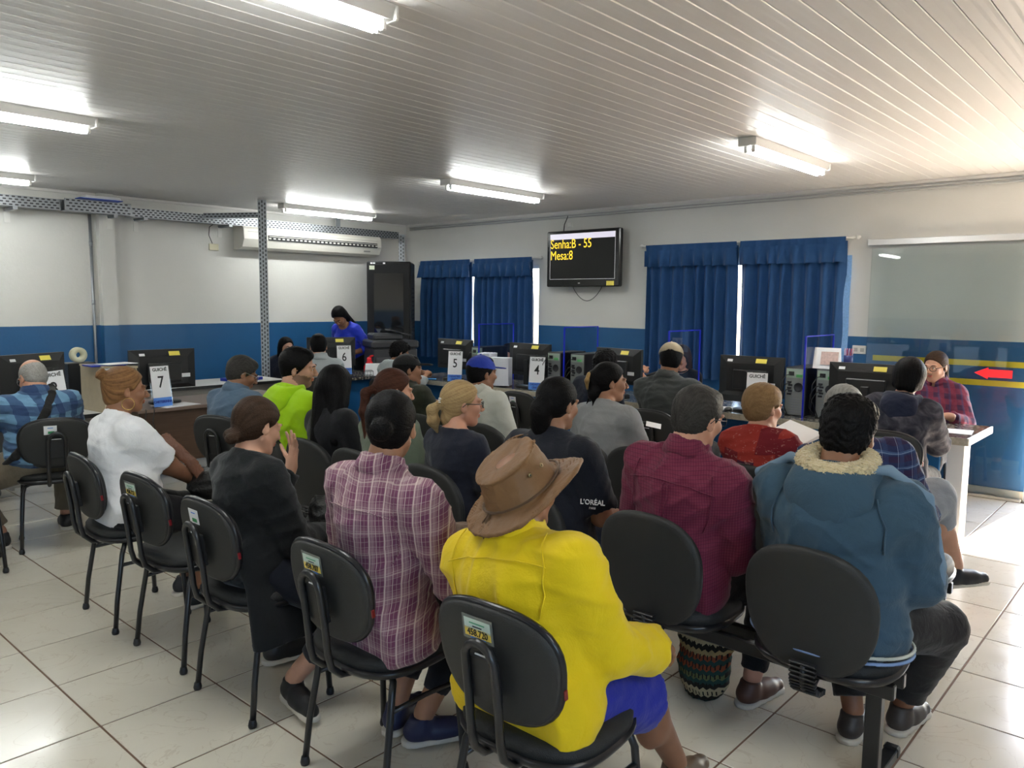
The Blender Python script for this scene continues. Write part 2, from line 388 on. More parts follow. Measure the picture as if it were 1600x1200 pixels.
# ------------------------------------------------------------------ curtains
cur_m = cloth('curtain_fabric', (0.020, 0.078, 0.215), 0.8, 0.12)
g = G(cur_m); b = g.b
tr = g.t.nodes.new('ShaderNodeBsdfTranslucent'); tr.inputs[0].default_value = (0.02, 0.12, 0.42, 1); ms = g.t.nodes.new('ShaderNodeMixShader'); ms.inputs[0].default_value = 0.06
outn = [n for n in g.t.nodes if n.type == 'OUTPUT_MATERIAL'][0]; g.t.links.new(b.outputs[0], ms.inputs[1]); g.t.links.new(tr.outputs[0], ms.inputs[2]); g.t.links.new(ms.outputs[0], outn.inputs[0])
def curtain(y0, y1, zt, zb, lab, seed, flare=0.0):
    rng = random.Random(seed); t = thing('curtain', lab, 'curtain', (XR - .075, (y0 + y1) / 2, 0), 90, 'blue curtains on the right wall')
    hw = (y1 - y0) / 2; ph = [rng.uniform(0, 6) for _ in range(6)]; nf = (y1 - y0) / 0.125
    def sheet(name, za, zb_, nu, nv, amp, off, fl, ruf=0.0):
        V = []; F = []
        for j in range(nv + 1):
            q = j / nv; z = za + (zb_ - za) * q
            for i in range(nu + 1):
                u = i / nu; a = u * nf * 2 * PI
                s = math.sin(a + ph[0] + .8 * math.sin(u * 9 + ph[1]) + .5 * q * math.sin(u * 14 + ph[2])) + .4 * math.sin(a * .47 + ph[3] + q)
                A = amp * (.25 + .75 * min(1, q * 2.5 + .1)) if ruf == 0 else ruf * q
                yy = (-hw + 2 * hw * u) * (1 + fl * q) + .010 * math.sin(a * .5 + ph[4]) * q
                V.append((-off + A * s, yy, z + (.004 * math.sin(a) if j == nv else 0)))
        V2 = [(p[0] + .004, p[1], p[2]) for p in V]; m_ = len(V)
        for j in range(nv):
            for i in range(nu):
                a = j * (nu + 1) + i; F += [(a, a + 1, a + nu + 2, a + nu + 1), (m_ + a, m_ + a + nu + 1, m_ + a + nu + 2, m_ + a + 1)]
        mb = MB(); mb.add(V + V2, F, 0, True); return mb.build(name, cur_m, t)
    sheet('curtain_cloth', zt - .02, zb, 180, 26, .042, 0.0, flare)
    sheet('rod_pocket', zt + .015, zt - .05, 120, 3, .006, .036, 0.0)
    sheet('valance', zt - .045, zt - .215, 180, 6, .0, .058, .01, ruf=.042)
    return t
curtain(7.03, 7.985, 2.10, .80, 'blue curtain panel nearest the black rack, on the smaller window', 1)
curtain(5.972, 6.945, 2.10, .80, 'blue curtain panel left of the television, with daylight showing at its right edge', 2)
curtain(3.325, 4.365, 2.17, .80, 'blue curtain panel right of the television, left half of the larger window', 3, .02)
cc = curtain(2.275, 3.285, 2.17, .80, 'rightmost blue curtain panel, beside the white socket plate', 4, .0)
for k in range(1):
    mb = MB(); V = [(.035 + .006 * math.sin(j * .9), -.545 + .095 * i, 2.02 - .96 * j / 12) for j in range(13) for i in (0, 1)]; mb.add(V, [(2 * j, 2 * j + 1, 2 * j + 3, 2 * j + 2) for j in range(12)], 0, True); mb.build('sheer_lining', mat('sheer_blue', (0.22, 0.42, 0.75), .9, noise=.3, nscale=60), cc)
for y0, y1, z, lab in ((5.88, 8.05, 2.125, 'white curtain rod over the smaller window by the rack'), (2.20, 4.43, 2.20, 'white curtain rod over the larger window right of the television')):
    t = thing('curtain_rod', lab, 'curtain rod', (XR - .06, (y0 + y1) / 2, z - .02), 90); L = (y1 - y0) / 2
    MB().tube([(0, -L, 0), (0, L, 0)], .009, 10).build('rod', white_pl, t)
    for s in (-1, 1):
        MB().lathe([(0, 0), (.018, .004), (.022, .02), (.012, .035), (0, .04)], (0, s * L, 0), 12, rot=Matrix.Rotation(-s * PI / 2, 3, 'X')).build('finial', white_pl, t)
        MB().box((.03, s * (L - .05), 0), (.06, .015, .02)).build('bracket', white_pl, t)

# ------------------------------------------------------------------ television
t = thing('television', 'black flat television on the right wall showing yellow queue numbers', 'television', (XR - .14, 5.17, 2.07), 180)
tilt = Matrix.Rotation(math.radians(-4), 3, 'X')
tv = bx('tv_case', (0, 0, 0), (1.03, .07, .64), mat('tv_gloss_black', (0.008, 0.008, 0.009), 0.15), t, bev=.012)
scr = bx('screen', (0, .037, .025), (.92, .004, .52), mat('tv_screen', (0.003, 0.003, 0.003), 0.3, spec=.2, emit=(0.02, 0.02, 0.018), estr=0.1), t)
fr_ = MB()
for s in (-1, 1): fr_.box((s * .458, .040, .025), (.004, .003, .52))
for s in (-1, 1): fr_.box((0, .040, .025 + s * .258), (.92, .003, .004))
fr_.build('screen_border', mat('screen_edge', (0.5, 0.5, 0.5), 0.5, emit=(0.6, 0.6, 0.6), estr=0.12), t)
bx('screen_header', (0, .0405, .252), (.912, .003, .062), mat('screen_header', (0.6, 0.6, 0.65), 0.5, emit=(0.55, 0.52, 0.62), estr=0.3), t)
ytxt = mat('screen_yellow', (0.9, 0.6, 0.05), 0.5, emit=(1.0, 0.62, 0.03), estr=0.33)
for s_, zz in (('Senha:B - 55', .165), ('Mesa:8', .035)): text('screen_text', s_, .148, ytxt, t, (.452, .042, zz), (PI / 2, 0, PI), bold=.0, align='LEFT', sx=.80)
bx('asset_sticker', (-.40, .038, -.283), (.10, .003, .05), yellow_label, t); bx('brand_mark', (.03, .038, -.280), (.03, .002, .012), chrome, t)
bx('wall_bracket', (0, -.085, 0), (.3, .10, .3), black_metal, t)
o = MB().tube([(XR - .06, 5.38 - .42 * u, 1.76 - .17 * math.sin(PI * u) ** .8) for u in [i / 16 for i in range(17)]], .004, 6).build('cable', black_pl); tag(o, 'black cable looping below the television', 'cable')
o = MB().tube([(XR - .03, 5.55, 2.40), (XR - .03, 5.54, 2.48), (XR - .025, 5.50, 2.56), (XR - .02, 5.50, 2.58)], .005, 6).build('cable', black_pl); tag(o, 'short black cable rising from the television to the conduit', 'cable')
bx_ = bx('conduit_box', (XR - .02, 5.46, 2.47), (.04, .06, .05), white_pl, bev=.004); tag(bx_, 'small white junction box above the television', 'socket')
# conduits and cable trays
cond = mat('grey_conduit', (0.42, 0.42, 0.41), 0.5)
for zz, lab in ((2.585, 'upper grey conduit along the top of the right wall'), (2.56, 'lower grey conduit along the top of the right wall')):
    mb = MB(); mb.tube([(XR - .018, YL - .1, zz), (XR - .018, -1.5, zz)], .009, 8)
    tag(mb.build('conduit', cond), lab, 'conduit', 'conduits on the right wall')
t = thing('conduit', 'vertical grey conduit beside the pilaster on the left wall', 'conduit', (3.035, YL - .02, 0), 90)
MB().tube([(0, 0, .0), (0, 0, 2.42)], .0155, 10).build('pipe', galv, t)
for zz in (.5, 1.5, 2.1): MB().tube([(0, 0, zz), (0, 0, zz + .05)], .019, 10).build('coupling', galv, t)
def perforated(name, p0, p1, wd, hg, lab, rows=4, parent=None, pitch=0.05, face=(0, -1, 0)):
    """a U-shaped perforated cable tray: sheet metal with rows of slots, slots are recessed pieces"""
    p0 = Vector(p0); p1 = Vector(p1); L = (p1 - p0).length; d = (p1 - p0).normalized(); f = Vector(face).normalized(); up = d.cross(f).normalized()
    if up.z < 0 or (abs(up.z) < .1 and up.x < 0): d = -d; up = -up
    R = Matrix((d, f, up)).transposed(); mid = (p0 + p1) / 2
    t = thing(name, lab, 'cable tray', mid, 90); t.rotation_euler = R.to_euler()
    mb = MB(); mb.box((0, 0, 0), (L, .003, hg)); mb.box((0, -wd / 2, -hg / 2), (L, wd, .003)); mb.box((0, -wd, 0), (L, .003, hg)); mb.build('tray_sheet', galv, t)
    mb = MB(); n = int(L / pitch)
    for r in range(rows):
        zz = -hg / 2 + hg * (r + .5) / rows
        for i in range(n):
            xx = -L / 2 + (i + .5 + .5 * (r % 2)) * pitch
            if xx < L / 2 - .02: mb.box((xx, .002, zz), (pitch * .55, .002, .012))
    o = mb.build('slots', dark_hole, t); o['kind'] = 'stuff'
    return t
TY = YL - .30
perforated('cable_tray', (-1.5, YL - .22, 2.47), (2.70, YL - .22, 2.47), .14, .10, 'long perforated cable tray on the left wall, leftmost piece')
perforated('cable_tray', (2.72, YL - .27, 2.475), (3.35, YL - .27, 2.475), .15, .115, 'short thick perforated tray piece above the vertical conduit and pilaster')
perforated('cable_tray', (3.36, YL - .21, 2.46), (6.95, YL - .21, 2.46), .14, .09, 'perforated cable tray running above the air conditioner')
perforated('cable_tray', (4.408, 7.468, 2.475), (4.08, YL - .352, 2.475), .08, .05, 'perforated rail tying the tall slotted post to the wall tray', rows=2, face=(-1, -.36, 0))
perforated('slotted_post', (4.42, 7.43, 0), (4.42, 7.43, ZC - .003), .045, .085, 'tall slotted metal post standing in front of the air conditioner', rows=3, face=(-.55, -.83, 0), pitch=.045)
perforated('cable_tray', (XR - .12, YL - .02, 2.50), (XR - .12, YL - .02, 2.12), .04, .10, 'short vertical perforated tray in the corner above the black rack', rows=3, face=(-.7, -.7, 0))
for x, lab in ((2.30, 'metal bracket under the leftmost cable tray'), (3.20, 'metal bracket on the pilaster under the cable tray'), (3.50, 'metal bracket just right of the pilaster'), (4.45, 'metal bracket under the tray left of the air conditioner')):
    yo = .09 if abs(x - 3.2) < .06 else 0
    t = thing('tray_bracket', lab, 'bracket', (x, YL - yo, 2.40), 90, 'brackets under the cable tray')
    bx('arm', (0, -.13 + yo / 2, 0), (.04, .26 - yo, .03), galv, t); bx('foot_plate', (0, -.006, -.06), (.05, .008, .12), white_pl, t)
t = thing('ceiling_clip', 'small metal channel joining tray and ceiling right of the air conditioner lamp', 'bracket', (5.95, YL - .21, 2.5), 90)
bx('channel', (0, 0, .065), (.05, .03, .13), galv, t)
wb = thing('paper_roll_bundle', 'white bundle with blue edge lying on top of the thick cable tray', 'bundle', (3.05, YL - .30, 2.535), 90)
bx('sheet', (0, 0, .02), (.34, .12, .035), white_paper, wb, bev=.01); bx('edge', (-.02, 0, .005), (.40, .14, .008), mat('blue_plastic', (0.02, 0.08, 0.5), 0.4), wb)
t = thing('wall_socket', 'cream socket plate left of the air conditioner with wires hanging into it', 'socket', (4.37, YL - .006, 2.165), 90)
bx('cover_plate', (0, -.002, 0), (.115, .012, .075), mat('cream_plastic', (0.66, 0.62, 0.45), 0.5), t, bev=.003)
MB().tube([(-.02, -.01, .04), (-.07, -.03, .13), (-.07, -.05, .22), (-.02, -.10, .27)], .004, 6).build('wire', black_pl, t)
# air conditioner
t = thing('air_conditioner', 'long cream ceiling-height split air conditioner on the left wall', 'air conditioner', (5.62, YL, 2.30), 90)
acm = mat('ac_cream', (0.66, 0.64, 0.58), 0.4); L = 1.0
pr = [(0, .135), (-.19, .135), (-.235, .085), (-.245, -.03), (-.20, -.12), (-.12, -.145), (0, -.145)]; n = len(pr)
mb = MB(); V = [(-L, a, b) for a, b in pr] + [(L, a, b) for a, b in pr]; mb.add(V, [(i, (i + 1) % n, n + (i + 1) % n, n + i) for i in range(n)] + [tuple(range(n)), tuple(range(2 * n - 1, n - 1, -1))]); mb.build('casing', acm, t)
ang = Matrix.Rotation(math.radians(-5), 3, 'X')
bx('outlet_slot', (.12, -.243, -.005), (1.62, .012, .062), mat('dark_recess', (0.02, 0.02, 0.022), 0.7), t, rot=ang)
for i in range(27):
    bx('louvre_fin', (.12 - .79 + i * 1.58 / 26, -.251, -.012), (.030, .008, .016), acm, t)
bx('louvre', (.12, -.252, .012), (1.60, .006, .006), acm, t); bx('front_panel_seam', (0, -.236, .055), (1.9, .004, .004), mat('seam_grey', (0.3, 0.3, 0.28), 0.6), t)
bx('name_plate', (.78, -.222, -.085), (.10, .004, .018), mat('seam_grey', (0.3, 0.3, 0.28), 0.6), t, rot=Matrix.Rotation(math.radians(25), 3, 'X'))
# network rack
t = thing('server_rack', 'tall black network rack with glass door in the far corner', 'cabinet', (6.42, 7.72, 0), 90); t.rotation_euler = (0, 0, math.radians(-46)); t.scale = (.92, .92, 1)
rk = mat('rack_black', (0.007, 0.007, 0.008), 0.5, spec=.3); mb = MB(); mb.box((0, 0, 1.03), (.60, .60, 2.06), bev=.015); mb.build('cabinet_body', rk, t)
d = bx('door', (0, -.31, 1.03), (.56, .02, 1.98), rk, t, bev=.004)
bx('door_glass', (0, -.323, 1.02), (.40, .006, 1.78), mat('smoked_glass', (0.010, 0.011, 0.013), 0.04, spec=0.8), d); bx('door_handle', (.24, -.33, 1.05), (.02, .02, .12), chrome, d)
for k in range(3): bx('asset_sticker', (-.23 + k * .035 + (k == 2) * .1, -.322, 2.035), (.03, .003, .018), white_paper, t)
bx('asset_sticker', (-.225, -.322, 1.98), (.07, .003, .05), mat('sticker_green', (0.5, 0.55, 0.42), 0.6), t)
for k in range(26): bx('vent_slot', (.302, .05, .35 + k * .055), (.004, .35, .02), dark_hole, t)

# ------------------------------------------------------------------ chairs
def pad_mesh(wd, ht, th, ex=2.6, taper=0.0, curve=0.0, n=44, rings=((1.0, -.5), (1.0, .25), (.94, .5)), plane='xz', skirt=0.0):
    """rounded pad: outline superellipse in two axes, thickness on the third; returns verts, faces (front = +thickness)"""
    V = []; F = []
    def pt(u, v, t):
        t2 = t + curve * (u / (wd / 2)) ** 2
        return (u, t2, v) if plane == 'xz' else (u, v, t2)
    for sc_, tt in rings:
        for k in range(n):
            a = 2 * PI * k / n; c_, s_ = math.cos(a), math.sin(a)
            r = (abs(c_) ** ex + abs(s_) ** ex) ** (-1 / ex); u = r * c_ * wd / 2; v = r * s_ * ht / 2
            u *= 1 + taper * v / (ht / 2)
            if sc_ < 1: u *= sc_; v *= sc_
            V.append(pt(u, v, tt * th))
    m_ = len(rings)
    for j in range(m_ - 1):
        for k in range(n): F.append((j * n + k, j * n + (k + 1) % n, (j + 1) * n + (k + 1) % n, (j + 1) * n + k))
    for base, flip, tt in ((0, True, rings[0][1]), ((m_ - 1) * n, False, rings[-1][1])):
        prev = base; sc0 = rings[0][0] if base == 0 else rings[-1][0]
        for q in (.6, .25):
            b0 = len(V)
            for k in range(n):
                p = V[base + k]; u = p[0] * q; v = (p[2] if plane == 'xz' else p[1]) * q
                V.append(pt(u, v, tt * th + (skirt * (1 - q) if not flip else 0)))
            for k in range(n):
                f = (prev + k, prev + (k + 1) % n, b0 + (k + 1) % n, b0 + k); F.append(f[::-1] if flip else f)
            prev = b0
        F.append(tuple(prev + k for k in range(n)) if not flip else tuple(prev + k for k in range(n))[::-1])
    return V, F
def pad(name, m, parent, loc, rx=0.0, **kw):
    V, F = pad_mesh(**kw); R = Matrix.Translation(loc) @ Matrix.Rotation(rx, 4, 'X')
    mb = MB(); mb.add([R @ Vector(p) for p in V], F, 0, True); o = mb.build(name, m, parent)
    return o
BT = math.radians(-9)     # backrest tilt: top leans backwards (local -Y)
SHELL = ((.90, -.62), (.97, -.58), (1.0, -.42), (1.0, .02), (.985, .12))
def arc(c, r, a0, a1, n, f): return [f(c, r * math.cos(a0 + (a1 - a0) * i / n), r * math.sin(a0 + (a1 - a0) * i / n)) for i in range(n + 1)]
def make_chair(sticker=None, zoff=0.0, frame='tube'):
    t = thing('waiting_chair', 'x', 'chair', (0, 0, 0), 90)
    pad('seat', black_seat, t, (0, 0, .462), wd=.43, ht=.41, th=.055, ex=2.9, plane='xy', rings=((1, -.2), (1.0, .2), (.96, .42), (.88, .5)), taper=-.03)
    pad('seat_shell', black_rim, t, (0, 0, .440), wd=.445, ht=.425, th=.03, ex=2.9, plane='xy', rings=((.86, -.6), (.96, -.5), (1.0, -.1), (1.0, .3)), taper=-.03)
    cb = (0, -.232, .685)
    pad('backrest', black_seat, t, (0, -.215, .685), rx=-BT, wd=.375, ht=.285, th=.03, ex=2.6, taper=.07, curve=.018, rings=((.99, -.3), (1, .3), (.93, .62)))
    pad('back_shell', black_shell, t, (0, -.225, .685), rx=-BT, wd=.392, ht=.305, th=.032, ex=2.6, taper=.07, curve=.018, rings=SHELL)
    rim = []
    for k in range(44):
        a = 2 * PI * k / 44; c_, s_ = math.cos(a), math.sin(a); r = (abs(c_) ** 2.6 + abs(s_) ** 2.6) ** (-1 / 2.6); u = r * c_ * .196; v = r * s_ * .1525; u *= 1 + .07 * v / .1525
        p = Matrix.Rotation(-BT, 3, 'X') @ Vector((u, .018 * (u / .196) ** 2 - .002, v)); rim.append(p + Vector((0, -.225, .685)))
    MB().tube(rim, .011, 6, closed=True).build('edge_trim', black_rim, t)
    bx('red_tag', (.2065, -.212, .66), (.004, .010, .024), mat('red_tag', (0.22, 0.01, 0.015), 0.4), t, rot=Matrix.Rotation(-BT, 3, 'X'))
    pts = []
    for s in (-1, 1):
        leg = [(s * .048, .02, .418), (s * .048, -.15, .412), (s * .048, -.215, .422), (s * .048, -.250, .455), (s * .048, -.262, .50), (s * .048, -.272, .60), (s * .047, -.286, .70)]
        pts.append(leg)
    top = [(.048 * math.cos(a), -.288 - .006 * math.sin(a), .70 + .055 * math.sin(a)) for a in [PI * i / 8 for i in range(9)]]
    MB().tube(pts[1] + top[1:-1] + pts[0][::-1], .0115, 8).build('back_support', black_metal, t)
    bx('support_plate', (0, -.262, .655), (.085, .02, .12), black_pl, t, bev=.003, rot=Matrix.Rotation(-BT, 3, 'X'))
    bx('plate_label', (0.0, -.2745, .706), (.05, .003, .022), white_paper, t, rot=Matrix.Rotation(-BT, 3, 'X'))
    for s in (-1, 1):
        MB().tube([(s * .06, -.10, .420), (s * .15, -.10, .416), (s * .178, -.115, .405), (s * .190, -.130, .37), (s * .205, -.165, .16), (s * .212, -.180, .02)], .0115, 8).build('leg', black_metal, t)
        MB().tube([(s * .06, .12, .420), (s * .15, .12, .416), (s * .178, .130, .405), (s * .190, .138, .37), (s * .205, .152, .16), (s * .212, .160, .02)], .0115, 8).build('leg', black_metal, t)
        MB().tube([(s * .194, -.142, .32), (s * .194, 0, .325), (s * .194, .142, .32)], .009, 6).build('stretcher', black_metal, t)
        for yy in (-.181, .161): MB().lathe([(.006, 0), (.015, .002), (.017, .012), (.013, .03), (.011, .032)], (s * .212, yy, 0), 10).build('foot_cap', black_pl, t)
    return t
RB = Matrix.Rotation(-BT, 3, 'X')
def sticker(t, txt, kind='asset', u=-.03, v=.09):
    base = Vector((0, -.225, .685)) + RB @ Vector((u, -.0225, v))
    def pl(du, dv, w_, h_, m, nm, dy=0): bx(nm, base + RB @ Vector((du, -dy, dv)), (w_, .0012, h_), m, t, rot=RB)
    if kind == 'asset':
        pl(0, 0, .100, .066, mat('clear_film', (0.18, 0.19, 0.17), 0.15), 'sticker_film')
        pl(0, .010, .086, .030, mat('sticker_pale', (0.62, 0.72, 0.62), 0.5), 'sticker_header', .001); pl(0, -.012, .086, .024, mat('sticker_yellow', (0.90, 0.66, 0.10), 0.5), 'sticker_band', .001); pl(0, -.027, .05, .007, sign_blue, 'sticker_stripe', .001)
        o = text('sticker_number', txt, .026, ink, t, base + RB @ Vector((0, -.0025, -.012)), (PI / 2 - BT, 0, 0), bold=.0, sx=.82)
        pl(.0, .014, .05, .003, mat('sticker_green_ink', (0.1, 0.4, 0.2), 0.5), 'sticker_print', .002); pl(.0, .005, .03, .0025, ink, 'sticker_print', .002)
    else:
        pl(0, 0, .07, .056, white_paper, 'sticker_film'); pl(.004, -.014, .034, .014, mat('sticker_dark_green', (0.02, 0.25, 0.08), 0.5), 'sticker_band', .001); pl(.0, .014, .03, .004, sign_blue, 'sticker_print', .001)
proto = make_chair()
CH = [  # x, y, heading, label, sticker text, kind
    (1.455, 1.02, 2, 'four-legged black chair under the person in the yellow jacket, nearest the camera', '458.720', 'asset', 'chairs of the front row'),
    (1.455, 1.725, 0, 'four-legged black chair under the person in the pink plaid shirt', '458.707', 'asset', 'chairs of the front row'),
    (1.455, 2.49, 0, 'four-legged black chair under the person in the black cardigan', '', 'green', 'chairs of the front row'),
    (1.47, 3.09, 2, 'empty four-legged black chair between the white T-shirt and the black cardigan', '458.727', 'asset', 'chairs of the front row'),
    (1.455, 3.69, -3, 'four-legged black chair under the person in the white T-shirt', '', '', 'chairs of the front row'),
    (1.60, 5.22, 74, 'black chair under the person in the blue checked shirt', '', 'green', 'chairs by the desks'),
    (1.00, 5.02, 80, 'black chair cut by the left edge of the photograph', '', '', 'chairs by the desks'),
    (2.50, 4.50, 20, 'black chair under the grey-haired person in the denim shirt', '', '', 'chairs by the desks'),
    (4.98, 1.17, 5, 'black chair marked 458.700 under the person in the washed dark hoodie', '458.700', 'asset', 'chairs along the counter'),
    (4.75, 2.62, 0, 'black chair under the person in the khaki cap', '', '', 'chairs along the counter'),
    (4.90, 3.98, 0, 'empty black chair at the counter facing the sign with the number 4', '', 'small', 'chairs along the counter'),
    (4.80, 5.62, 0, 'black chair under the person in the pale hooded top at the counter', '', '', 'chairs along the counter'),
    (4.25, 6.24, 66, 'black chair under the person in the light grey shirt at window 6', '', '', 'chairs along the counter'),
    (6.65, 1.42, 185, 'black chair behind the counter under the clerk with glasses', '', '', 'clerk chairs'),
    (6.60, 3.05, 185, 'black chair behind the counter hidden by the khaki cap', '', '', 'clerk chairs'),
    (6.65, 5.35, 185, 'black chair under the clerk behind the paper stack', '', '', 'clerk chairs'),
    (4.95, 7.62, 238, 'black chair under the smiling clerk at window 6', '', '', 'clerk chairs'),
    (2.95, 7.75, 265, 'empty grey office chair behind the left desks by the blue wall', '', '', 'clerk chairs'),
]
for k, (x, y, h, lab, st, kind, grp) in enumerate(CH):
    o = proto if k == 0 else copy_tree(proto)
    if k == 0: pass
    o.location = (x, y, 0); o.rotation_euler = (0, 0, math.radians(h - 90)); o['label'] = lab; o['group'] = grp
    CH[k] = (o, st, kind)
for o, st, kind in CH:
    if kind == 'asset': sticker(o, st)
    elif kind: sticker(o, '', 'green')

def bench(x, ys, posts, label, yext=.22, miss=()):
    """beam seating: one beam along world Y carrying several round seats"""
    y0 = sum(ys) / len(ys); t = thing('beam_bench', label, 'bench', (x, y0, 0), 0, 'rows of beam seating')
    # local +Y = world +X, local +X = world -Y
    L0, L1 = -(max(ys) - y0) - yext, -(min(ys) - y0) + yext
    for dy in (-.045, .06): MB().box(((L0 + L1) / 2, dy, .365), (L1 - L0, .03, .05), bev=.004).build('beam', black_metal, t)
    for p in posts:
        lx = -(p - y0); mb = MB(); mb.box((lx, .0, .18), (.05, .04, .33), bev=.003); mb.build('post', black_metal, t)
        mb = MB(); mb.box((lx, 0, .025), (.045, .46, .032), bev=.003); mb.build('foot', black_metal, t); MB().box((lx, -.225, .028), (.05, .035, .04), bev=.006).build('foot_cap', black_pl, t); MB().box((lx, .225, .028), (.05, .035, .04), bev=.006).build('foot_cap', black_pl, t)
    for y in ys:
        lx = -(y - y0)
        pad('seat', black_seat, t, (lx, 0.01, .452), wd=.45, ht=.43, th=.07, ex=2.7, plane='xy', rings=((1, -.2), (1.0, .15), (.96, .42), (.86, .5)), taper=-.03)
        pad('seat_shell', black_rim, t, (lx, 0.01, .425), wd=.465, ht=.445, th=.035, ex=2.7, plane='xy', rings=((.80, -.7), (.94, -.55), (1.0, -.1), (1.0, .3)), taper=-.03)
        pad('backrest', black_seat, t, (lx, -.205, .625), rx=-BT, wd=.385, ht=.40, th=.04, ex=2.3, taper=.06, curve=.02, rings=((.99, -.3), (1, .3), (.93, .6)))
        pad('back_shell', black_shell, t, (lx, -.222, .625), rx=-BT, wd=.415, ht=.43, th=.035, ex=2.4, taper=.07, curve=.02, rings=SHELL)
        mb = MB()
        path = [(-.150, .345), (-.195, .352), (-.228, .375), (-.240, .41), (-.243, .46)]
        mb2 = MB(); mb2.tube([(lx, a, b) for a, b in [(-.08, .385)] + path], .010, 8); mb2.build('bracket', black_pl, t)
        for i in range(14):
            q = i / 13 * (len(path) - 1); j = min(int(q), len(path) - 2); f_ = q - j; a = path[j][0] + (path[j + 1][0] - path[j][0]) * f_; b = path[j][1] + (path[j + 1][1] - path[j][1]) * f_
            an = math.atan2(path[j + 1][1] - path[j][1], path[j + 1][0] - path[j][0])
            mb.box((lx, a, b), (.084, .020, .0070), rot=Matrix.Rotation(an - PI / 2, 3, 'X'), bev=.002)
        mb.build('bellows', black_pl, t)
    return t
bench(2.46, (.62, 1.20, 1.80, 2.38), (.47, 1.42, 2.2), 'black beam bench under the slate-blue jacket, wine shirt, black T-shirt and blonde ponytail')
bench(2.46, (2.92, 3.34, 3.80), (3.1, 3.7), 'black beam bench behind the pink plaid shirt, under the lime hoodie and black-haired person')
bench(3.51, (.72, 1.34, 1.92, 2.30), (.55, 1.6, 2.3), 'black beam bench under the navy plaid shirt, patchwork blouse and grey T-shirt', miss=())
bench(3.51, (3.04, 3.60, 4.05), (3.2, 3.9), 'black beam bench under the people in the blue cap and the black cap')

# ------------------------------------------------------------------ counter
gran = mat('granite', (0.12, 0.12, 0.12), 0.2); g = G(gran); v, x, y, z = g.obj()
vo = g.t.nodes.new('ShaderNodeTexVoronoi'); vo.inputs['Scale'].default_value = 70; g.t.links.new(v, vo.inputs['Vector'])
vc = g.t.nodes.new('ShaderNodeSeparateColor'); g.t.links.new(vo.outputs['Color'], vc.inputs[0])
g.color(g.mix(g.math('GREATER_THAN', vc.outputs[0], 0.62), (0.035, 0.035, 0.035), g.mix(vc.outputs[1], (0.32, 0.29, 0.25), (0.12, 0.11, 0.10))))
blue_pan = mat('blue_panel_paint', (0.008, 0.095, 0.26), 0.4, noise=0.12, nscale=4); white_post = mat('white_painted_post', (0.68, 0.68, 0.70), 0.5, noise=0.05)
edge_c = mat('granite_edge', (0.42, 0.38, 0.30), 0.3, noise=0.4, nscale=60)
t = thing('worktop', 'long speckled granite worktop of the blue service counter', 'worktop', (5.71, 3.6, .735), 90)
MB().box((0, 0, 0), (.70, 5.52, .03), bev=.004).build('slab', gran, t); MB().box((-.352, 0, -.008), (.006, 5.52, .046)).build('edge_strip', edge_c, t); MB().box((0, -2.763, -.008), (.70, .006, .046)).build('edge_strip', edge_c, t)
t = thing('service_counter', 'blue painted front of the long counter, white post at its right end', 'counter', (5.71, 3.6, 0), 90)
MB().box((-.13, .09, .39), (.03, 5.30, .655), bev=.002).build('front_panel', blue_pan, t); MB().box((-.15, .09, .035), (.02, 5.30, .07)).build('plinth', base_m, t)
MB().box((-.02, -2.645, .36), (.17, .10, .712), bev=.003).build('end_post', white_post, t); MB().box((.24, -2.60, .36), (.12, .04, .712), bev=.003).build('support_panel', blue_pan, t)
for yy in (-1.2, .2, 1.6): MB().box((.10, yy, .36), (.42, .03, .70)).build('support_panel', blue_pan, t)
t = thing('worktop', 'granite worktop of window 6 turning towards the left wall', 'worktop', (4.93, 6.86, .735), 90)
MB().box((0, 0, 0), (.97, .62, .03), bev=.004).build('slab', gran, t)
t = thing('service_counter', 'blue counter section below the window 6 worktop', 'counter', (4.93, 6.86, 0), 90)
MB().box((0, -.16, .36), (.95, .03, .712), bev=.002).build('front_panel', blue_pan, t); MB().box((.46, .05, .36), (.03, .40, .712)).build('side_panel', blue_pan, t); MB().box((-.46, .05, .36), (.03, .40, .712)).build('side_panel', blue_pan, t)

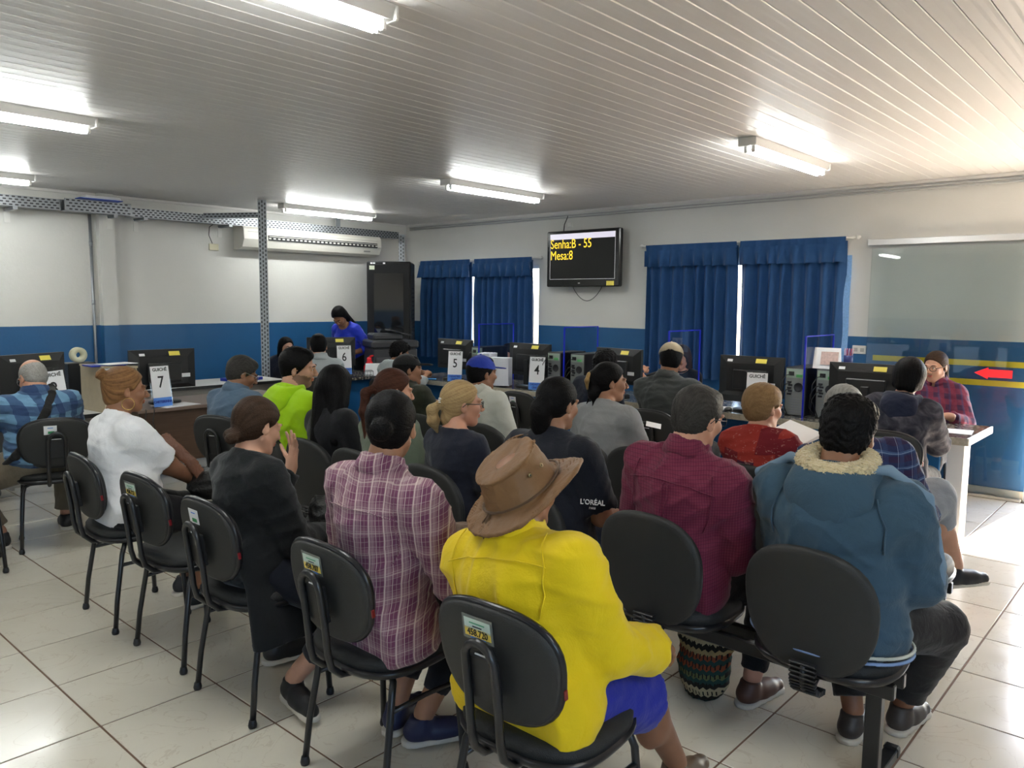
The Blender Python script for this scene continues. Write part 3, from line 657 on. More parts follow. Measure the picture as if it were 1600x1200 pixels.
# ------------------------------------------------------------------ monitors, towers, signs
def make_monitor():
    t = thing('monitor', 'x', 'monitor', (0, 0, 0), 90)    # screen faces +Y, back faces -Y
    mb = MB(); W, H = .255, .155; pr = [(-W, -H), (W, -H), (W, H), (-W, H)]; s = .74
    V = [(a, .0, b) for a, b in pr] + [(a, -.018, b) for a, b in pr] + [(a * s, -.042, b * .70 - .012) for a, b in pr]
    F = [(0, 1, 2, 3)] + [(i, (i + 1) % 4, 4 + (i + 1) % 4, 4 + i) for i in range(4)] + [(4 + i, 4 + (i + 1) % 4, 8 + (i + 1) % 4, 8 + i) for i in range(4)] + [(8, 9, 10, 11)]
    mb.add([(p[0], p[1], p[2] + .27) for p in V], F); mb.build('back_casing', black_pl, t)
    bx('back_bulge', (0, -.050, .245), (.26, .026, .15), black_pl, t, bev=.006); bx('brand_plate', (0, -.036, .378), (.07, .003, .012), black_rim, t, rot=Matrix.Rotation(math.radians(-28), 3, 'X'))
    bx('bezel', (0, .006, .27), (.51, .012, .31), black_rim, t, bev=.003); bx('screen', (0, .013, .275), (.475, .002, .27), mat('lit_screen', (0.05, 0.05, 0.06), 0.3, emit=(0.35, 0.42, 0.5), estr=0.5), t)
    bx('stand_neck', (0, -.062, .15), (.055, .022, .24), black_pl, t, bev=.004); pad('stand_base', black_pl, t, (0, -.03, .012), wd=.24, ht=.19, th=.02, ex=2.4, plane='xy')
    bx('side_sticker', (-.165, -.0335, .388), (.042, .002, .020), white_paper, t, rot=Matrix.Rotation(math.radians(-27), 3, 'X')); bx('asset_sticker', (.085, -.0335, .392), (.085, .002, .036), yellow_label, t, rot=Matrix.Rotation(math.radians(-27), 3, 'X'))
    bx('asset_print', (.085, -.035, .389), (.045, .002, .010), ink, t, rot=Matrix.Rotation(math.radians(-27), 3, 'X')); bx('label_plate', (.165, -.045, .215), (.075, .002, .030), white_paper, t, rot=Matrix.Rotation(math.radians(0), 3, 'X'))
    for i in range(7): bx('cooling_slot', (-.09 + i * .03, -.064, .305), (.018, .002, .004), dark_hole, t)
    return t
m0 = make_monitor()
ZT = .750
MON = [(5.62, 5.70, ZT, 0, 'black monitor seen from behind at sign 5, left of the blue cap'), (5.62, 4.66, ZT, 0, 'black monitor seen from behind at sign 4, right of the paper stack'), (5.62, 3.63, ZT, -6, 'black monitor seen from behind, left of the khaki cap'),
       (5.58, 2.38, ZT, 2, 'black monitor seen from behind above the short-haired person in patchwork'), (5.50, 1.50, ZT, 2, 'largest-looking black monitor, left of the clerk with glasses'),
       (4.83, 6.80, ZT, 62, 'black monitor at window 6 behind the person in the light grey shirt'), (2.62, 5.93, ZT, 88, 'black monitor behind sign 7 on the brown desk'), (1.72, 6.00, ZT, 112, 'black monitor behind the bald person in the blue checked shirt')]
for k, (x, y, z, h, lab) in enumerate(MON):
    o = m0 if k == 0 else copy_tree(m0)
    o.location = (x, y, z); o.rotation_euler = (0, 0, math.radians(h - 90)); o['label'] = lab; o['group'] = 'monitors on the counters'
def make_tower():
    t = thing('computer_tower', 'x', 'computer', (0, 0, 0), 90)    # ports face -Y
    bx('case', (0, .01, .18), (.16, .38, .36), black_pl, t, bev=.004); bx('port_panel', (0, -.182, .18), (.145, .006, .345), mat('zinc_panel', (0.33, 0.35, 0.34), 0.4, metal=0.6), t)
    gr = mat('green_port', (0.10, 0.45, 0.14), 0.5)
    bx('supply_panel', (0, -.187, .315), (.135, .005, .065), mat('pale_green_plate', (0.38, 0.48, 0.40), 0.5), t); bx('power_socket', (-.03, -.192, .315), (.04, .006, .03), ink, t); bx('port_group', (.03, -.192, .30), (.045, .006, .02), gr, t)
    for k in range(5): bx('port', (-.045 + .008 * (k % 2), -.188, .25 - k * .022), (.03, .005, .014), dark_hole, t)
    MB().lathe([(0, 0), (.032, .0), (.034, .003)], (.025, -.188, .215), 16, rot=Matrix.Rotation(PI / 2, 3, 'X')).build('fan_grille', dark_hole, t)
    for k in range(6): bx('slot_cover', (0.01, -.188, .125 - k * .019), (.10, .004, .012), galv, t)
    for k, (a, b) in enumerate(((-.03, .31), (-.04, .24), (-.03, .20))):
        MB().tube([(a, -.19, b), (a - .02, -.235, b - .005), (a - .05, -.25, b - .06), (a - .06, -.24, b - .16), (a - .02, -.20, .012)], .0035, 5).build('cable', black_pl, t)
    return t
t0 = make_tower()
TW = [(5.72, 4.30, 'computer tower with green ports, left one of the pair beside monitor 4'), (5.72, 4.03, 'computer tower with green ports, right one of the pair beside monitor 4'), (5.75, 2.03, 'computer tower left of the blue-edged screen near the short-haired person'),
      (5.75, 1.80, 'computer tower carrying the white desk calendar'), (5.78, 5.36, 'computer tower half hidden right of monitor 5')]
for k, (x, y, lab) in enumerate(TW):
    o = t0 if k == 0 else copy_tree(t0)
    o.location = (x, y, ZT); o.rotation_euler = (0, 0, math.radians(0 - 90)); o['label'] = lab; o['group'] = 'computer towers on the counter'
acry = thin(mat('sign_acrylic', (0.85, 0.87, 0.90), 0.05), (0.86, 0.88, 0.90), 1.0)
def sign(loc, h, num, words, lab, lean=-8, digit_on=True):
    t = thing('window_sign', lab, 'sign', loc, h, 'window number signs')   # print faces -Y
    t.rotation_euler = (math.radians(lean), 0, math.radians(h - 90))
    bx('holder', (0, .006, .17), (.168, .004, .335), acry, t); bx('holder_foot', (0, .03, .003), (.168, .06, .005), acry, t)
    bx('paper', (0, .0, .19), (.150, .002, .25), white_paper, t); bx('blue_band', (0, -.0005, .042), (.150, .003, .068), sign_blue, t)
    text('heading', 'GUICHÊ', .034, ink, t, (0, -.002, .288), bold=.0008, sx=.95); text('number', num, .125, ink, t, (0, -.002, .19), bold=.0012, sx=.82)
    if len(words) == 1: text('caption', words[0], .026, mat('navy_ink', (0.01, 0.04, 0.30), 0.6), t, (0, -.0035, .044), bold=.001, sx=.9)
    else:
        for i, w_ in enumerate(words): text('caption', w_, .026, mat('navy_ink', (0.01, 0.04, 0.30), 0.6), t, (0, -.0035, .058 - i * .030), bold=.001, sx=.9)
    return t
CU = ('CADASTRO', 'ÚNICO')
sign((2.50, 5.66, ZT), 98, '7', ('CARTEIRINHA',), 'acrylic sign reading GUICHÊ 7 on the brown desk'); sign((5.41, 5.50, ZT), 28, '5', CU, 'GUICHÊ sign with a large 5, left of the royal blue cap')
sign((5.42, 4.42, ZT), 20, '4', CU, 'GUICHÊ sign with a large 4, between paper stack and paired towers'); sign((4.86, 6.60, ZT + .03), 66, '6', CU, 'acrylic sign reading GUICHÊ 6 before the far monitor')
sign((5.40, 2.26, ZT), 15, '2', CU, 'acrylic sign reading GUICHÊ with its lower half hidden by the short-haired person'); s8 = sign((1.80, 5.74, ZT), 80, '8', CU, 'acrylic sign whose word GUICHÊ shows over the blue checked shoulder'); s8.rotation_euler[1] = math.radians(-6)
acry2 = thin(mat('screen_acrylic', (0.85, 0.87, 0.90), 0.05), (0.93, 0.95, 0.985), .22)
blue_edge = mat('blue_acrylic_edge', (0.01, 0.02, 0.55), 0.3)
def shield(y, x0, x1, lab, top=1.345):
    t = thing('divider_screen', lab, 'screen', (x0, y, ZT), 90, 'clear divider screens on the counter'); H = top - ZT; L = x1 - x0
    bx('clear_sheet', (L / 2, 0, H / 2), (L, .006, H), acry2, t)
    for xx in (0, L): bx('blue_edge', (xx, 0, H / 2), (.014 if xx == 0 else .006, .010, H), blue_edge, t)
    bx('blue_edge', (L / 2, 0, H), (L, .010, .008), blue_edge, t); bx('foot', (.05, .04, .004), (.1, .09, .006), acry2, t)
shield(1.93, 5.47, 6.02, 'clear divider screen with blue edges right of the short-haired person'); shield(3.07, 5.50, 6.02, 'clear divider screen with blue edges behind the khaki cap'); shield(4.155, 5.50, 6.02, 'clear divider screen with blue edges between the paired towers'); shield(5.24, 5.50, 6.02, 'clear divider screen with blue edges behind the paper stack')

# small counter things
t = thing('paper_stack', 'tall stack of continuous printer paper leaning beside sign 4', 'paper', (5.46, 5.04, ZT), 20)
pp = mat('fanfold_paper', (0.66, 0.68, 0.76), 0.7)
mb = MB()
for k in range(12): mb.box((-.10 + k * .011, 0, .16), (.008, .20, .32 - .003 * (k % 3)), rot=Matrix.Rotation(math.radians(2), 3, 'Y'))
mb.build('standing_sheets', pp, t); mb = MB(); V = []; F = []
for j in range(9):
    for i in range(9):
        u = i / 8; vv = j / 8; V.append((.035 + u * .20, -.11 - .02 * math.sin(PI * u), .015 + vv * .27))
for j in range(8):
    for i in range(8): F.append((j * 9 + i, j * 9 + i + 1, j * 9 + i + 10, j * 9 + i + 9))
n = len(V); V += [(p[0], p[1] + .10, p[2]) for p in V]; F += [(a + n, d_ + n, c_ + n, b + n) for a, b, c_, d_ in F]
F += [(j * 9, (j + 1) * 9, (j + 1) * 9 + n, j * 9 + n) for j in range(8)] + [(j * 9 + 8, j * 9 + 8 + n, (j + 1) * 9 + 8 + n, (j + 1) * 9 + 8) for j in range(8)] + [(72 + i, 73 + i, 73 + i + n, 72 + i + n) for i in range(8)]
mb.add(V, F, 0, False); mb.build('bulging_sheets', pp, t)
t = thing('desk_calendar', 'white triangular desk calendar standing on a computer tower', 'calendar', (5.66, 1.84, ZT + .362), 10)
mb = MB(); V = [(-.09, -.06, 0), (.09, -.06, 0), (.09, .06, 0), (-.09, .06, 0), (-.09, .0, .15), (.09, .0, .15)]; mb.add(V, [(0, 1, 5, 4), (2, 3, 4, 5), (0, 4, 3), (1, 2, 5), (0, 3, 2, 1)]); mb.build('folded_card', white_paper, t)
bx('printed_month', (.02, -.033, .075), (.12, .002, .10), mat('calendar_print', (0.55, 0.40, 0.36), 0.6, noise=0.4, nscale=60), t, rot=Matrix.Rotation(math.radians(-21.8), 3, 'X'))
t = thing('pen_holder', 'cup holding red and white striped scissors and pens beside the calendar', 'pen holder', (5.86, 1.76, ZT + .362), 0)
MB().lathe([(.0, 0), (.032, 0), (.034, .09), (.031, .09), (.029, .004), (0, .004)], (0, 0, 0), 14).build('cup', mat('dark_blue_plastic', (0.01, 0.02, 0.12), 0.4), t)
for k in range(5): MB().tube([(-.02 + k * .009, .008 * (k % 2), .01), (-.03 + k * .015, .01, .125), (-.027 + k * .015, .01, .14)], .0035, 6).build('pen', mat('red_plastic', (0.6, 0.05, 0.08), 0.4) if k % 2 else mat('pink_plastic', (0.75, 0.45, 0.5), 0.4), t)
def sheet(loc, w_, h_, rz, lab, m=white_paper, th=.002, n=1):
    o = bx('paper_sheet', (0, 0, 0), (w_, h_, th), m); o.location = loc; o.rotation_euler = (0, 0, math.radians(rz)); tag(o, lab, 'paper'); return o
sheet((5.62, 1.02, ZT + .002), .21, .30, 8, 'white sheet lying at the right end of the counter by the clerk with glasses')
sheet((5.55, 2.62, ZT + .003), .21, .29, 20, 'white sheet under the monitor above the patchwork blouse'); sheet((5.50, 5.08, ZT + .002), .21, .29, -20, 'white sheet under the tall paper stack')
t = thing('computer_mouse', 'black computer mouse on the granite left of the short-haired person', 'mouse', (5.45, 2.50, ZT), 30)
MB().lathe([(.0, .032), (.018, .030), (.03, .018), (.033, .004), (.0, .0)], (0, 0, 0), 16).build('shell', black_pl, t)
t = thing('folded_cloth', 'bright blue folded cloth lying on the counter edge left of sign 5', 'cloth', (5.40, 5.85, ZT + .004), 30); bx('fold', (0, 0, .004), (.12, .05, .008), mat('bright_blue_cloth', (0.03, 0.30, 0.75), 0.7), t, bev=.003)
for k, (x, y, lab) in enumerate(((5.50, 5.28, 'tangle of black cables on the counter right of sign 5'), (5.47, 4.20, 'black cables on the counter right of sign 4'), (5.60, 1.62, 'blue and black cables beside the calendar tower'))):
    rng = random.Random(k); mb = MB()
    for q in range(4): mb.tube([(x + rng.uniform(-.03, .05) + .02 * math.sin(i * 1.3 + q), y + (i - 5) * .025 * rng.uniform(.8, 1.2), ZT + .006 + .035 * abs(math.sin(i * .7 + q * 1.7))) for i in range(11)], .0035, 5)
    tag(mb.build('cable_tangle', mat('blue_cable', (0.02, 0.05, 0.35), 0.5) if k == 2 else black_pl), lab, 'cable', 'cable tangles on the counter')
# printer behind the hooded person, watering can, desk calendar near 6
t = thing('multifunction_printer', 'large dark grey office printer standing in front of the rack', 'printer', (5.79, 6.98, 0), 66)
pg_ = mat('printer_grey', (0.035, 0.037, 0.042), 0.45); bx('body', (0, 0, .52), (.52, .46, 1.0), pg_, t, bev=.012); bx('scanner_lid', (.0, 0, 1.07), (.56, .48, .09), pg_, t, bev=.02)
for zz in (.30, .50, .70, .86): bx('drawer', (0, -.236, zz), (.46, .012, .13), mat('printer_grey_light', (0.06, 0.062, 0.07), 0.5), t, bev=.004)
for zz in (.30, .50, .70): bx('drawer_grip', (.03, -.244, zz + .03), (.16, .006, .02), dark_hole, t)
bx('document_feeder', (-.05, .05, 1.15), (.36, .30, .08), pg_, t, bev=.02); bx('output_tray', (.10, .02, 1.20), (.26, .26, .012), pg_, t, rot=Matrix.Rotation(.25, 3, 'Y'))
t = thing('plastic_jug', 'red plastic squeeze jug on the window 6 worktop', 'jug', (5.34, 6.80, ZT), 30)
red = mat('red_glossy_plastic', (0.75, 0.01, 0.02), 0.25)
MB().lathe([(0, 0), (.055, .0), (.066, .03), (.062, .085), (.038, .125), (.026, .15), (.030, .165), (.022, .185), (0, .19)], (0, 0, 0), 20).build('jug_body', red, t)
MB().tube([(.0, 0, .17), (.02, 0, .20), (.05, 0, .205)], [.018, .013, .009], 8).build('spout', red, t)
t = thing('desk_calendar', 'white desk calendar lying open on the window 6 worktop', 'calendar', (5.28, 6.64, ZT), 60)
mb = MB(); V = [(-.10, -.06, 0), (.10, -.06, 0), (.10, .06, 0), (-.10, .06, 0), (-.09, .02, .13), (.09, .02, .13)]; mb.add(V, [(0, 1, 5, 4), (2, 3, 4, 5), (0, 4, 3), (1, 2, 5), (0, 3, 2, 1)]); mb.build('folded_card', white_paper, t)
t = thing('wire_tray', 'black wire paper tray on the window 6 worktop', 'tray', (5.08, 6.62, ZT), 60); mb = MB()
for zz in (.01, .06): mb.tube([(-.13, -.06, zz), (.13, -.06, zz), (.13, .06, zz), (-.13, .06, zz)], .003, 5, closed=True)
for k in range(9): mb.tube([(-.13 + k * .0325, -.06, .01), (-.13 + k * .0325, -.06, .06)], .002, 5); mb.tube([(-.13 + k * .0325, -.06, .01), (-.13 + k * .0325, .06, .01)], .002, 5)
mb.build('wire_frame', black_metal, t)

# ------------------------------------------------------------------ left desks
brown = mat('brown_desk_laminate', (0.085, 0.048, 0.030), 0.45); g = G(brown); v, x, y, z = g.obj()
mp = g.t.nodes.new('ShaderNodeMapping'); mp.inputs['Scale'].default_value = (1, 1, 14); g.t.links.new(v, mp.inputs[0])
g.color(g.mix(g.noise(mp.outputs[0], 4, 5, .6), (0.055, 0.030, 0.018), (0.13, 0.075, 0.045)))
grey_l = mat('grey_laminate', (0.30, 0.28, 0.26), 0.5, noise=0.06); wood_l = mat('pale_wood_laminate', (0.50, 0.42, 0.29), 0.5, noise=0.12, nscale=20)
t = thing('desk', 'brown laminate desk with a deep modesty panel carrying sign 7', 'desk', (2.96, 5.92, 0), 90)
bx('desk_top', (0, 0, .7375), (1.36, .64, .025), mat('desk_top_brown', (0.20, 0.14, 0.11), 0.4, noise=0.1), t, bev=.003); bx('modesty_panel', (0, -.26, .52), (1.28, .018, .40), brown, t)
for s in (-1, 1):
    bx('leg_column', (s * .60, -.1, .37), (.03, .30, .70), brown if s > 0 else wood_l, t, bev=.003); MB().tube([(s * .60, -.30, .02), (s * .60, .30, .02)], .02, 8).build('foot', black_metal, t)
MB().tube([(.42, -.10, .09), (.44, -.06, .03), (.58, -.06, .03)], .012, 8).build('foot_bar', black_metal, t)
t = thing('desk', 'grey-fronted desk at the left edge before the person in the blue checked shirt', 'desk', (1.45, 5.98, 0), 90)
bx('desk_top', (0, 0, .7375), (1.50, .64, .025), mat('white_laminate', (0.60, 0.60, 0.58), 0.4), t); bx('desk_edge', (0, -.322, .7375), (1.50, .006, .028), black_pl, t); bx('modesty_panel', (0, -.20, .50), (1.42, .018, .45), grey_l, t)
for s in (-1, 1): bx('leg_panel', (s * .72, 0, .362), (.025, .55, .724), grey_l, t)
t = thing('desk', 'pale grey desk with a black edge along the left wall behind the denim shirt', 'desk', (3.28, 7.15, 0), 90)
bx('desk_top', (0, 0, .7375), (2.1, .60, .025), mat('white_laminate', (0.60, 0.60, 0.58), 0.4), t); bx('desk_edge', (0, -.302, .7375), (2.1, .006, .028), black_pl, t); bx('modesty_panel', (0, -.22, .45), (2.0, .018, .54), grey_l, t)
for s in (-1, 1): bx('leg_panel', (s * 1.02, 0, .362), (.025, .5, .724), grey_l, t)
t = thing('desk', 'long pale desk by the left wall behind the blue checked shirt', 'desk', (.9, 7.2, 0), 90)
bx('desk_top', (0, 0, .7375), (1.9, .60, .025), mat('white_laminate', (0.60, 0.60, 0.58), 0.4), t); bx('modesty_panel', (0, -.22, .45), (1.8, .018, .54), grey_l, t)
for s in (-1, 1): bx('leg_panel', (s * .92, 0, .362), (.025, .5, .724), grey_l, t)
t = thing('organiser_box', 'pale wooden organiser box between the two left monitors, open towards the camera', 'box', (2.16, 5.82, ZT), 96)
bx('side_board', (-.10, .0, .165), (.016, .34, .33), wood_l, t); bx('side_board', (.13, .0, .155), (.016, .34, .31), wood_l, t); bx('top_board', (.015, .0, .325), (.25, .36, .014), wood_l, t, rot=Matrix.Rotation(.05, 3, 'Y')); bx('inner_tray', (.02, .02, .14), (.21, .28, .24), black_pl, t)
bx('notice', (-.075, -.172, .20), (.045, .002, .24), white_paper, t)
sheet((2.20, 5.74, ZT + .345), .24, .16, 12, 'white papers lying on top of the wooden organiser box')
o = bx('folder', (0, 0, 0), (.24, .17, .008), mat('blue_folder', (0.01, 0.03, 0.35), 0.35)); o.location = (2.12, 5.76, ZT + .337); tag(o, 'dark blue folder under the papers on the organiser box', 'folder')
o = MB().lathe([(.022, 0), (.058, 0), (.058, .05), (.022, .05), (.022, 0)], (0, 0, 0), 22, rot=Matrix.Rotation(PI / 2, 3, 'X')).build('tape_roll', mat('cream_tape', (0.6, 0.58, 0.42), 0.5)); o.location = (2.10, 6.22, ZT + .36 + .03); tag(o, 'cream tape roll standing behind the left monitor', 'tape')
bo = bx('shelf_box', (0, 0, 0), (.20, .16, .33), black_pl, bev=.004); bo.location = (2.10, 6.20, ZT + .166); tag(bo, 'black box under the cream tape roll', 'box')
sheet((2.62, 5.72, ZT + .002), .30, .21, 10, 'white papers on the brown desk around sign 7'); sheet((1.20, 5.80, ZT + .004), .21, .30, 30, 'white papers on the desk at the left edge', th=.012)
o = bx('folder', (0, 0, 0), (.34, .25, .03), mat('blue_folder', (0.01, 0.06, 0.40), 0.35), bev=.004); o.location = (3.95, 7.10, ZT + .016); o.rotation_euler = (0, 0, .3); tag(o, 'blue document box on the grey desk by the slotted post', 'folder')
for k, xx in enumerate((2.34, 2.40)):
    mb = MB(); mb.tube([(xx, 5.60, .752), (xx - .005, 5.583, .74), (xx - .02, 5.58, .66), (xx + .03, 5.585, .52 - k * .05), (xx - .03, 5.60, .42), (xx + .02, 5.60, .36)], .004, 6); tag(mb.build('cable', black_pl), ('left', 'right')[k] + ' of the two black cables hanging over the brown desk edge below sign 7', 'cable')
o = MB(); pts = [(6.55 + .07 * math.cos(a), 1.98 + .05 * math.sin(a), .012) for a in [i * PI / 5 for i in range(10)]]; o.tube(pts, .012, 6, closed=True); o.tube([(6.50, 1.98, .03), (6.58, 2.02, .05), (6.62, 1.95, .02)], .02, 6)
tag(o.build('rag', mat('beige_cloth', (0.45, 0.33, 0.22), 0.9, bump=.4)), 'crumpled beige floor cloth by the white counter post', 'cloth')

# ------------------------------------------------------------------ people: bodies and clothes grown from distance fields
def rx(a): a = math.radians(a); c, s = math.cos(a), math.sin(a); return np.array([[1, 0, 0], [0, c, -s], [0, s, c]])
def ry(a): a = math.radians(a); c, s = math.cos(a), math.sin(a); return np.array([[c, 0, s], [0, 1, 0], [-s, 0, c]])
def rz(a): a = math.radians(a); c, s = math.cos(a), math.sin(a); return np.array([[c, -s, 0], [s, c, 0], [0, 0, 1]])
A3 = lambda *p: np.array(p, dtype=float)
class F_:
    """field: list of (op, fn, lo, hi, k); op u union, s subtract, c global cut (max), d displacement"""
    def __init__(s): s.p = []
    def cap(s, a, b, ra, rb, k=.03, op='u', flat=None, sq=None, rings=0.0):
        a = np.array(a, float); b = np.array(b, float); R = max(ra, rb); m = R * (1.25 if sq is None else 1.6)
        ab = b - a; L2 = float(ab @ ab) + 1e-9; L = math.sqrt(L2)
        if sq is not None: ax = np.array(sq[0], float); ax /= np.linalg.norm(ax); st = sq[1]
        def fn(X, Y, Z):
            px, py, pz = X - a[0], Y - a[1], Z - a[2]; t = (px * ab[0] + py * ab[1] + pz * ab[2]) / L2; tc_ = np.clip(t, 0, 1)
            dx, dy, dz = px - tc_ * ab[0], py - tc_ * ab[1], pz - tc_ * ab[2]
            if sq is not None:
                q = dx * ax[0] + dy * ax[1] + dz * ax[2]; e = (st - 1) * q; dx = dx + e * ax[0]; dy = dy + e * ax[1]; dz = dz + e * ax[2]
            r = ra + (rb - ra) * tc_
            if rings: r = r + rings * np.sin(tc_ * L / .022 + 2.0 * np.sin(tc_ * 5)) * tc_
            d = np.sqrt(dx * dx + dy * dy + dz * dz) - r
            if flat: d = np.maximum(d, np.maximum((t - 1) * L if flat in ('b', 'ab') else -9, -t * L if flat in ('a', 'ab') else -9))
            return d
        s.p.append((op, fn, np.minimum(a, b) - m, np.maximum(a, b) + m, k)); return s
    def ell(s, c, r, R=None, k=.03, op='u'):
        c = np.array(c, float); r = np.array(r, float); R = np.eye(3) if R is None else R; ext = np.abs(R) @ r
        def fn(X, Y, Z):
            px, py, pz = X - c[0], Y - c[1], Z - c[2]
            u = (px * R[0, 0] + py * R[1, 0] + pz * R[2, 0]); v = (px * R[0, 1] + py * R[1, 1] + pz * R[2, 1]); w_ = (px * R[0, 2] + py * R[1, 2] + pz * R[2, 2])
            k0 = np.sqrt((u / r[0]) ** 2 + (v / r[1]) ** 2 + (w_ / r[2]) ** 2); k1 = np.sqrt((u / r[0] ** 2) ** 2 + (v / r[1] ** 2) ** 2 + (w_ / r[2] ** 2) ** 2) + 1e-9
            return k0 * (k0 - 1) / k1
        s.p.append((op, fn, c - ext, c + ext, k)); return s
    def tor(s, c, R, a, b, r, k=.01, op='u'):
        """elliptic ring with semi axes a (x), b (y) in the frame R, tube radius r (scalar or (horizontal, vertical))"""
        c = np.array(c, float); rh, rv = (r if isinstance(r, tuple) else (r, r)); ext = np.abs(R) @ np.array([a + rh, b + rh, rv])
        def fn(X, Y, Z):
            px, py, pz = X - c[0], Y - c[1], Z - c[2]
            u = (px * R[0, 0] + py * R[1, 0] + pz * R[2, 0]); v = (px * R[0, 1] + py * R[1, 1] + pz * R[2, 1]); w_ = (px * R[0, 2] + py * R[1, 2] + pz * R[2, 2])
            q = np.sqrt((u / a) ** 2 + (v / b) ** 2) + 1e-9; dh = (q - 1) * (np.sqrt(u * u + v * v) / q)
            kk = np.sqrt((dh / rh) ** 2 + (w_ / rv) ** 2); return (kk - 1) * min(rh, rv)
        s.p.append((op, fn, c - ext, c + ext, k)); return s
    def cut(s, p, n, k=.0):
        p = np.array(p, float); n = np.array(n, float); n /= np.linalg.norm(n)
        s.p.append(('c', lambda X, Y, Z: (X - p[0]) * n[0] + (Y - p[1]) * n[1] + (Z - p[2]) * n[2], None, None, k)); return s
    def disp(s, fn): s.p.append(('d', fn, None, None, 0)); return s
    def bounds(s):
        lo = np.min([p[2] for p in s.p if p[0] == 'u'], axis=0) - .03; hi = np.max([p[3] for p in s.p if p[0] == 'u'], axis=0) + .03; return lo, hi
    def eval(s, lo, hi, h):
        n = np.maximum(4, np.ceil((hi - lo) / h).astype(int) + 1); ax = [(lo[i] + h * np.arange(n[i])).astype(np.float32) for i in range(3)]
        F = np.full(n, .06, np.float32)
        for op, fn, a, b, k in s.p:
            if op in 'us':
                m = k + 2 * h + .012; i0 = np.maximum(0, np.floor((a - m - lo) / h).astype(int)); i1 = np.minimum(n, np.ceil((b + m - lo) / h).astype(int) + 1)
                if np.any(i1 <= i0): continue
            else: i0 = np.zeros(3, int); i1 = n
            sl = tuple(slice(i0[j], i1[j]) for j in range(3)); X = ax[0][sl[0]][:, None, None]; Y = ax[1][sl[1]][None, :, None]; Z = ax[2][sl[2]][None, None, :]
            d = fn(X, Y, Z); S = F[sl]
            if op == 'u':
                if k > 0: hh = np.maximum(k - np.abs(S - d), 0) / k; F[sl] = np.minimum(S, d) - hh * hh * k * .25
                else: F[sl] = np.minimum(S, d)
            elif op == 's':
                d = -d
                if k > 0: hh = np.maximum(k - np.abs(S - d), 0) / k; F[sl] = np.maximum(S, d) + hh * hh * k * .25
                else: F[sl] = np.maximum(S, d)
            elif op == 'c': F[sl] = np.maximum(S, d)
            else:
                idx = np.nonzero(np.abs(F) < .035)
                if len(idx[0]): F[idx] += fn(ax[0][idx[0]], ax[1][idx[1]], ax[2][idx[2]]).astype(np.float32)
        return F
CORN = np.array([(i, j, k) for i in (0, 1) for j in (0, 1) for k in (0, 1)])
EDG = [(a, b) for a in range(8) for b in range(a + 1, 8) if np.abs(CORN[a] - CORN[b]).sum() == 1]
def nets(F, lo, h):
    S = F < 0; n = np.array(F.shape)
    c = sum(S[i:n[0] - 1 + i, j:n[1] - 1 + j, k:n[2] - 1 + k].astype(np.int8) for i, j, k in CORN)
    act = np.argwhere((c > 0) & (c < 8))
    if len(act) == 0: return np.zeros((0, 3)), np.zeros((0, 4), int)
    vals = np.stack([F[act[:, 0] + i, act[:, 1] + j, act[:, 2] + k] for i, j, k in CORN], 1)
    acc = np.zeros((len(act), 3)); cnt = np.zeros(len(act))
    for a, b in EDG:
        fa, fb = vals[:, a], vals[:, b]; cr = (fa < 0) != (fb < 0); t = np.where(cr, fa / np.where(cr, fa - fb, 1), 0)
        acc += cr[:, None] * (CORN[a] + t[:, None] * (CORN[b] - CORN[a])); cnt += cr
    V = lo + h * (act + acc / cnt[:, None])
    idx = -np.ones(n - 1, np.int64); idx[tuple(act.T)] = np.arange(len(act)); Q = []
    for ax_ in range(3):
        s0 = [slice(0, None)] * 3; s1 = [slice(0, None)] * 3; s0[ax_] = slice(0, n[ax_] - 1); s1[ax_] = slice(1, n[ax_])
        A, B = S[tuple(s0)], S[tuple(s1)]; e = np.argwhere(A != B); u, v = [(1, 2), (2, 0), (0, 1)][ax_]
        ok = (e[:, u] > 0) & (e[:, v] > 0) & (e[:, u] < n[u] - 1) & (e[:, v] < n[v] - 1); e = e[ok]
        du = np.zeros(3, int); du[u] = 1; dv = np.zeros(3, int); dv[v] = 1
        q = np.stack([idx[tuple((e - du - dv).T)], idx[tuple((e - dv).T)], idx[tuple(e.T)], idx[tuple((e - du).T)]], 1)
        fl = ~A[tuple(e.T)]; q[fl] = q[fl][:, ::-1]; Q.append(q)
    return V, np.concatenate(Q)
def mesh_np(name, V, Q, mats, parent, mi=None, attr=None):
    me = bpy.data.meshes.new(name); me.vertices.add(len(V)); me.vertices.foreach_set('co', np.ascontiguousarray(V, np.float32).ravel())
    me.loops.add(len(Q) * 4); me.loops.foreach_set('vertex_index', Q.astype(np.int32).ravel()); me.polygons.add(len(Q))
    me.polygons.foreach_set('loop_start', np.arange(0, len(Q) * 4, 4, dtype=np.int32)); me.polygons.foreach_set('loop_total', np.full(len(Q), 4, np.int32))
    me.polygons.foreach_set('use_smooth', np.ones(len(Q), bool))
    for m in mats: me.materials.append(m)
    if mi is not None: me.polygons.foreach_set('material_index', mi.astype(np.int32))
    me.update(calc_edges=True)
    if attr is not None:
        a = me.attributes.new('strand', 'FLOAT', 'POINT'); a.data.foreach_set('value', attr.astype(np.float32))
    o = bpy.data.objects.new(name, me); C.objects.link(o); o.parent = parent; return o
def grow(name, f, h, m, parent, attr=None, boxlim=None):
    lo, hi = f.bounds(); V, Q = nets(f.eval(lo, hi, h), lo, h)
    return mesh_np(name, V, Q, [m], parent, attr=None if attr is None else attr(V)) if len(Q) else None
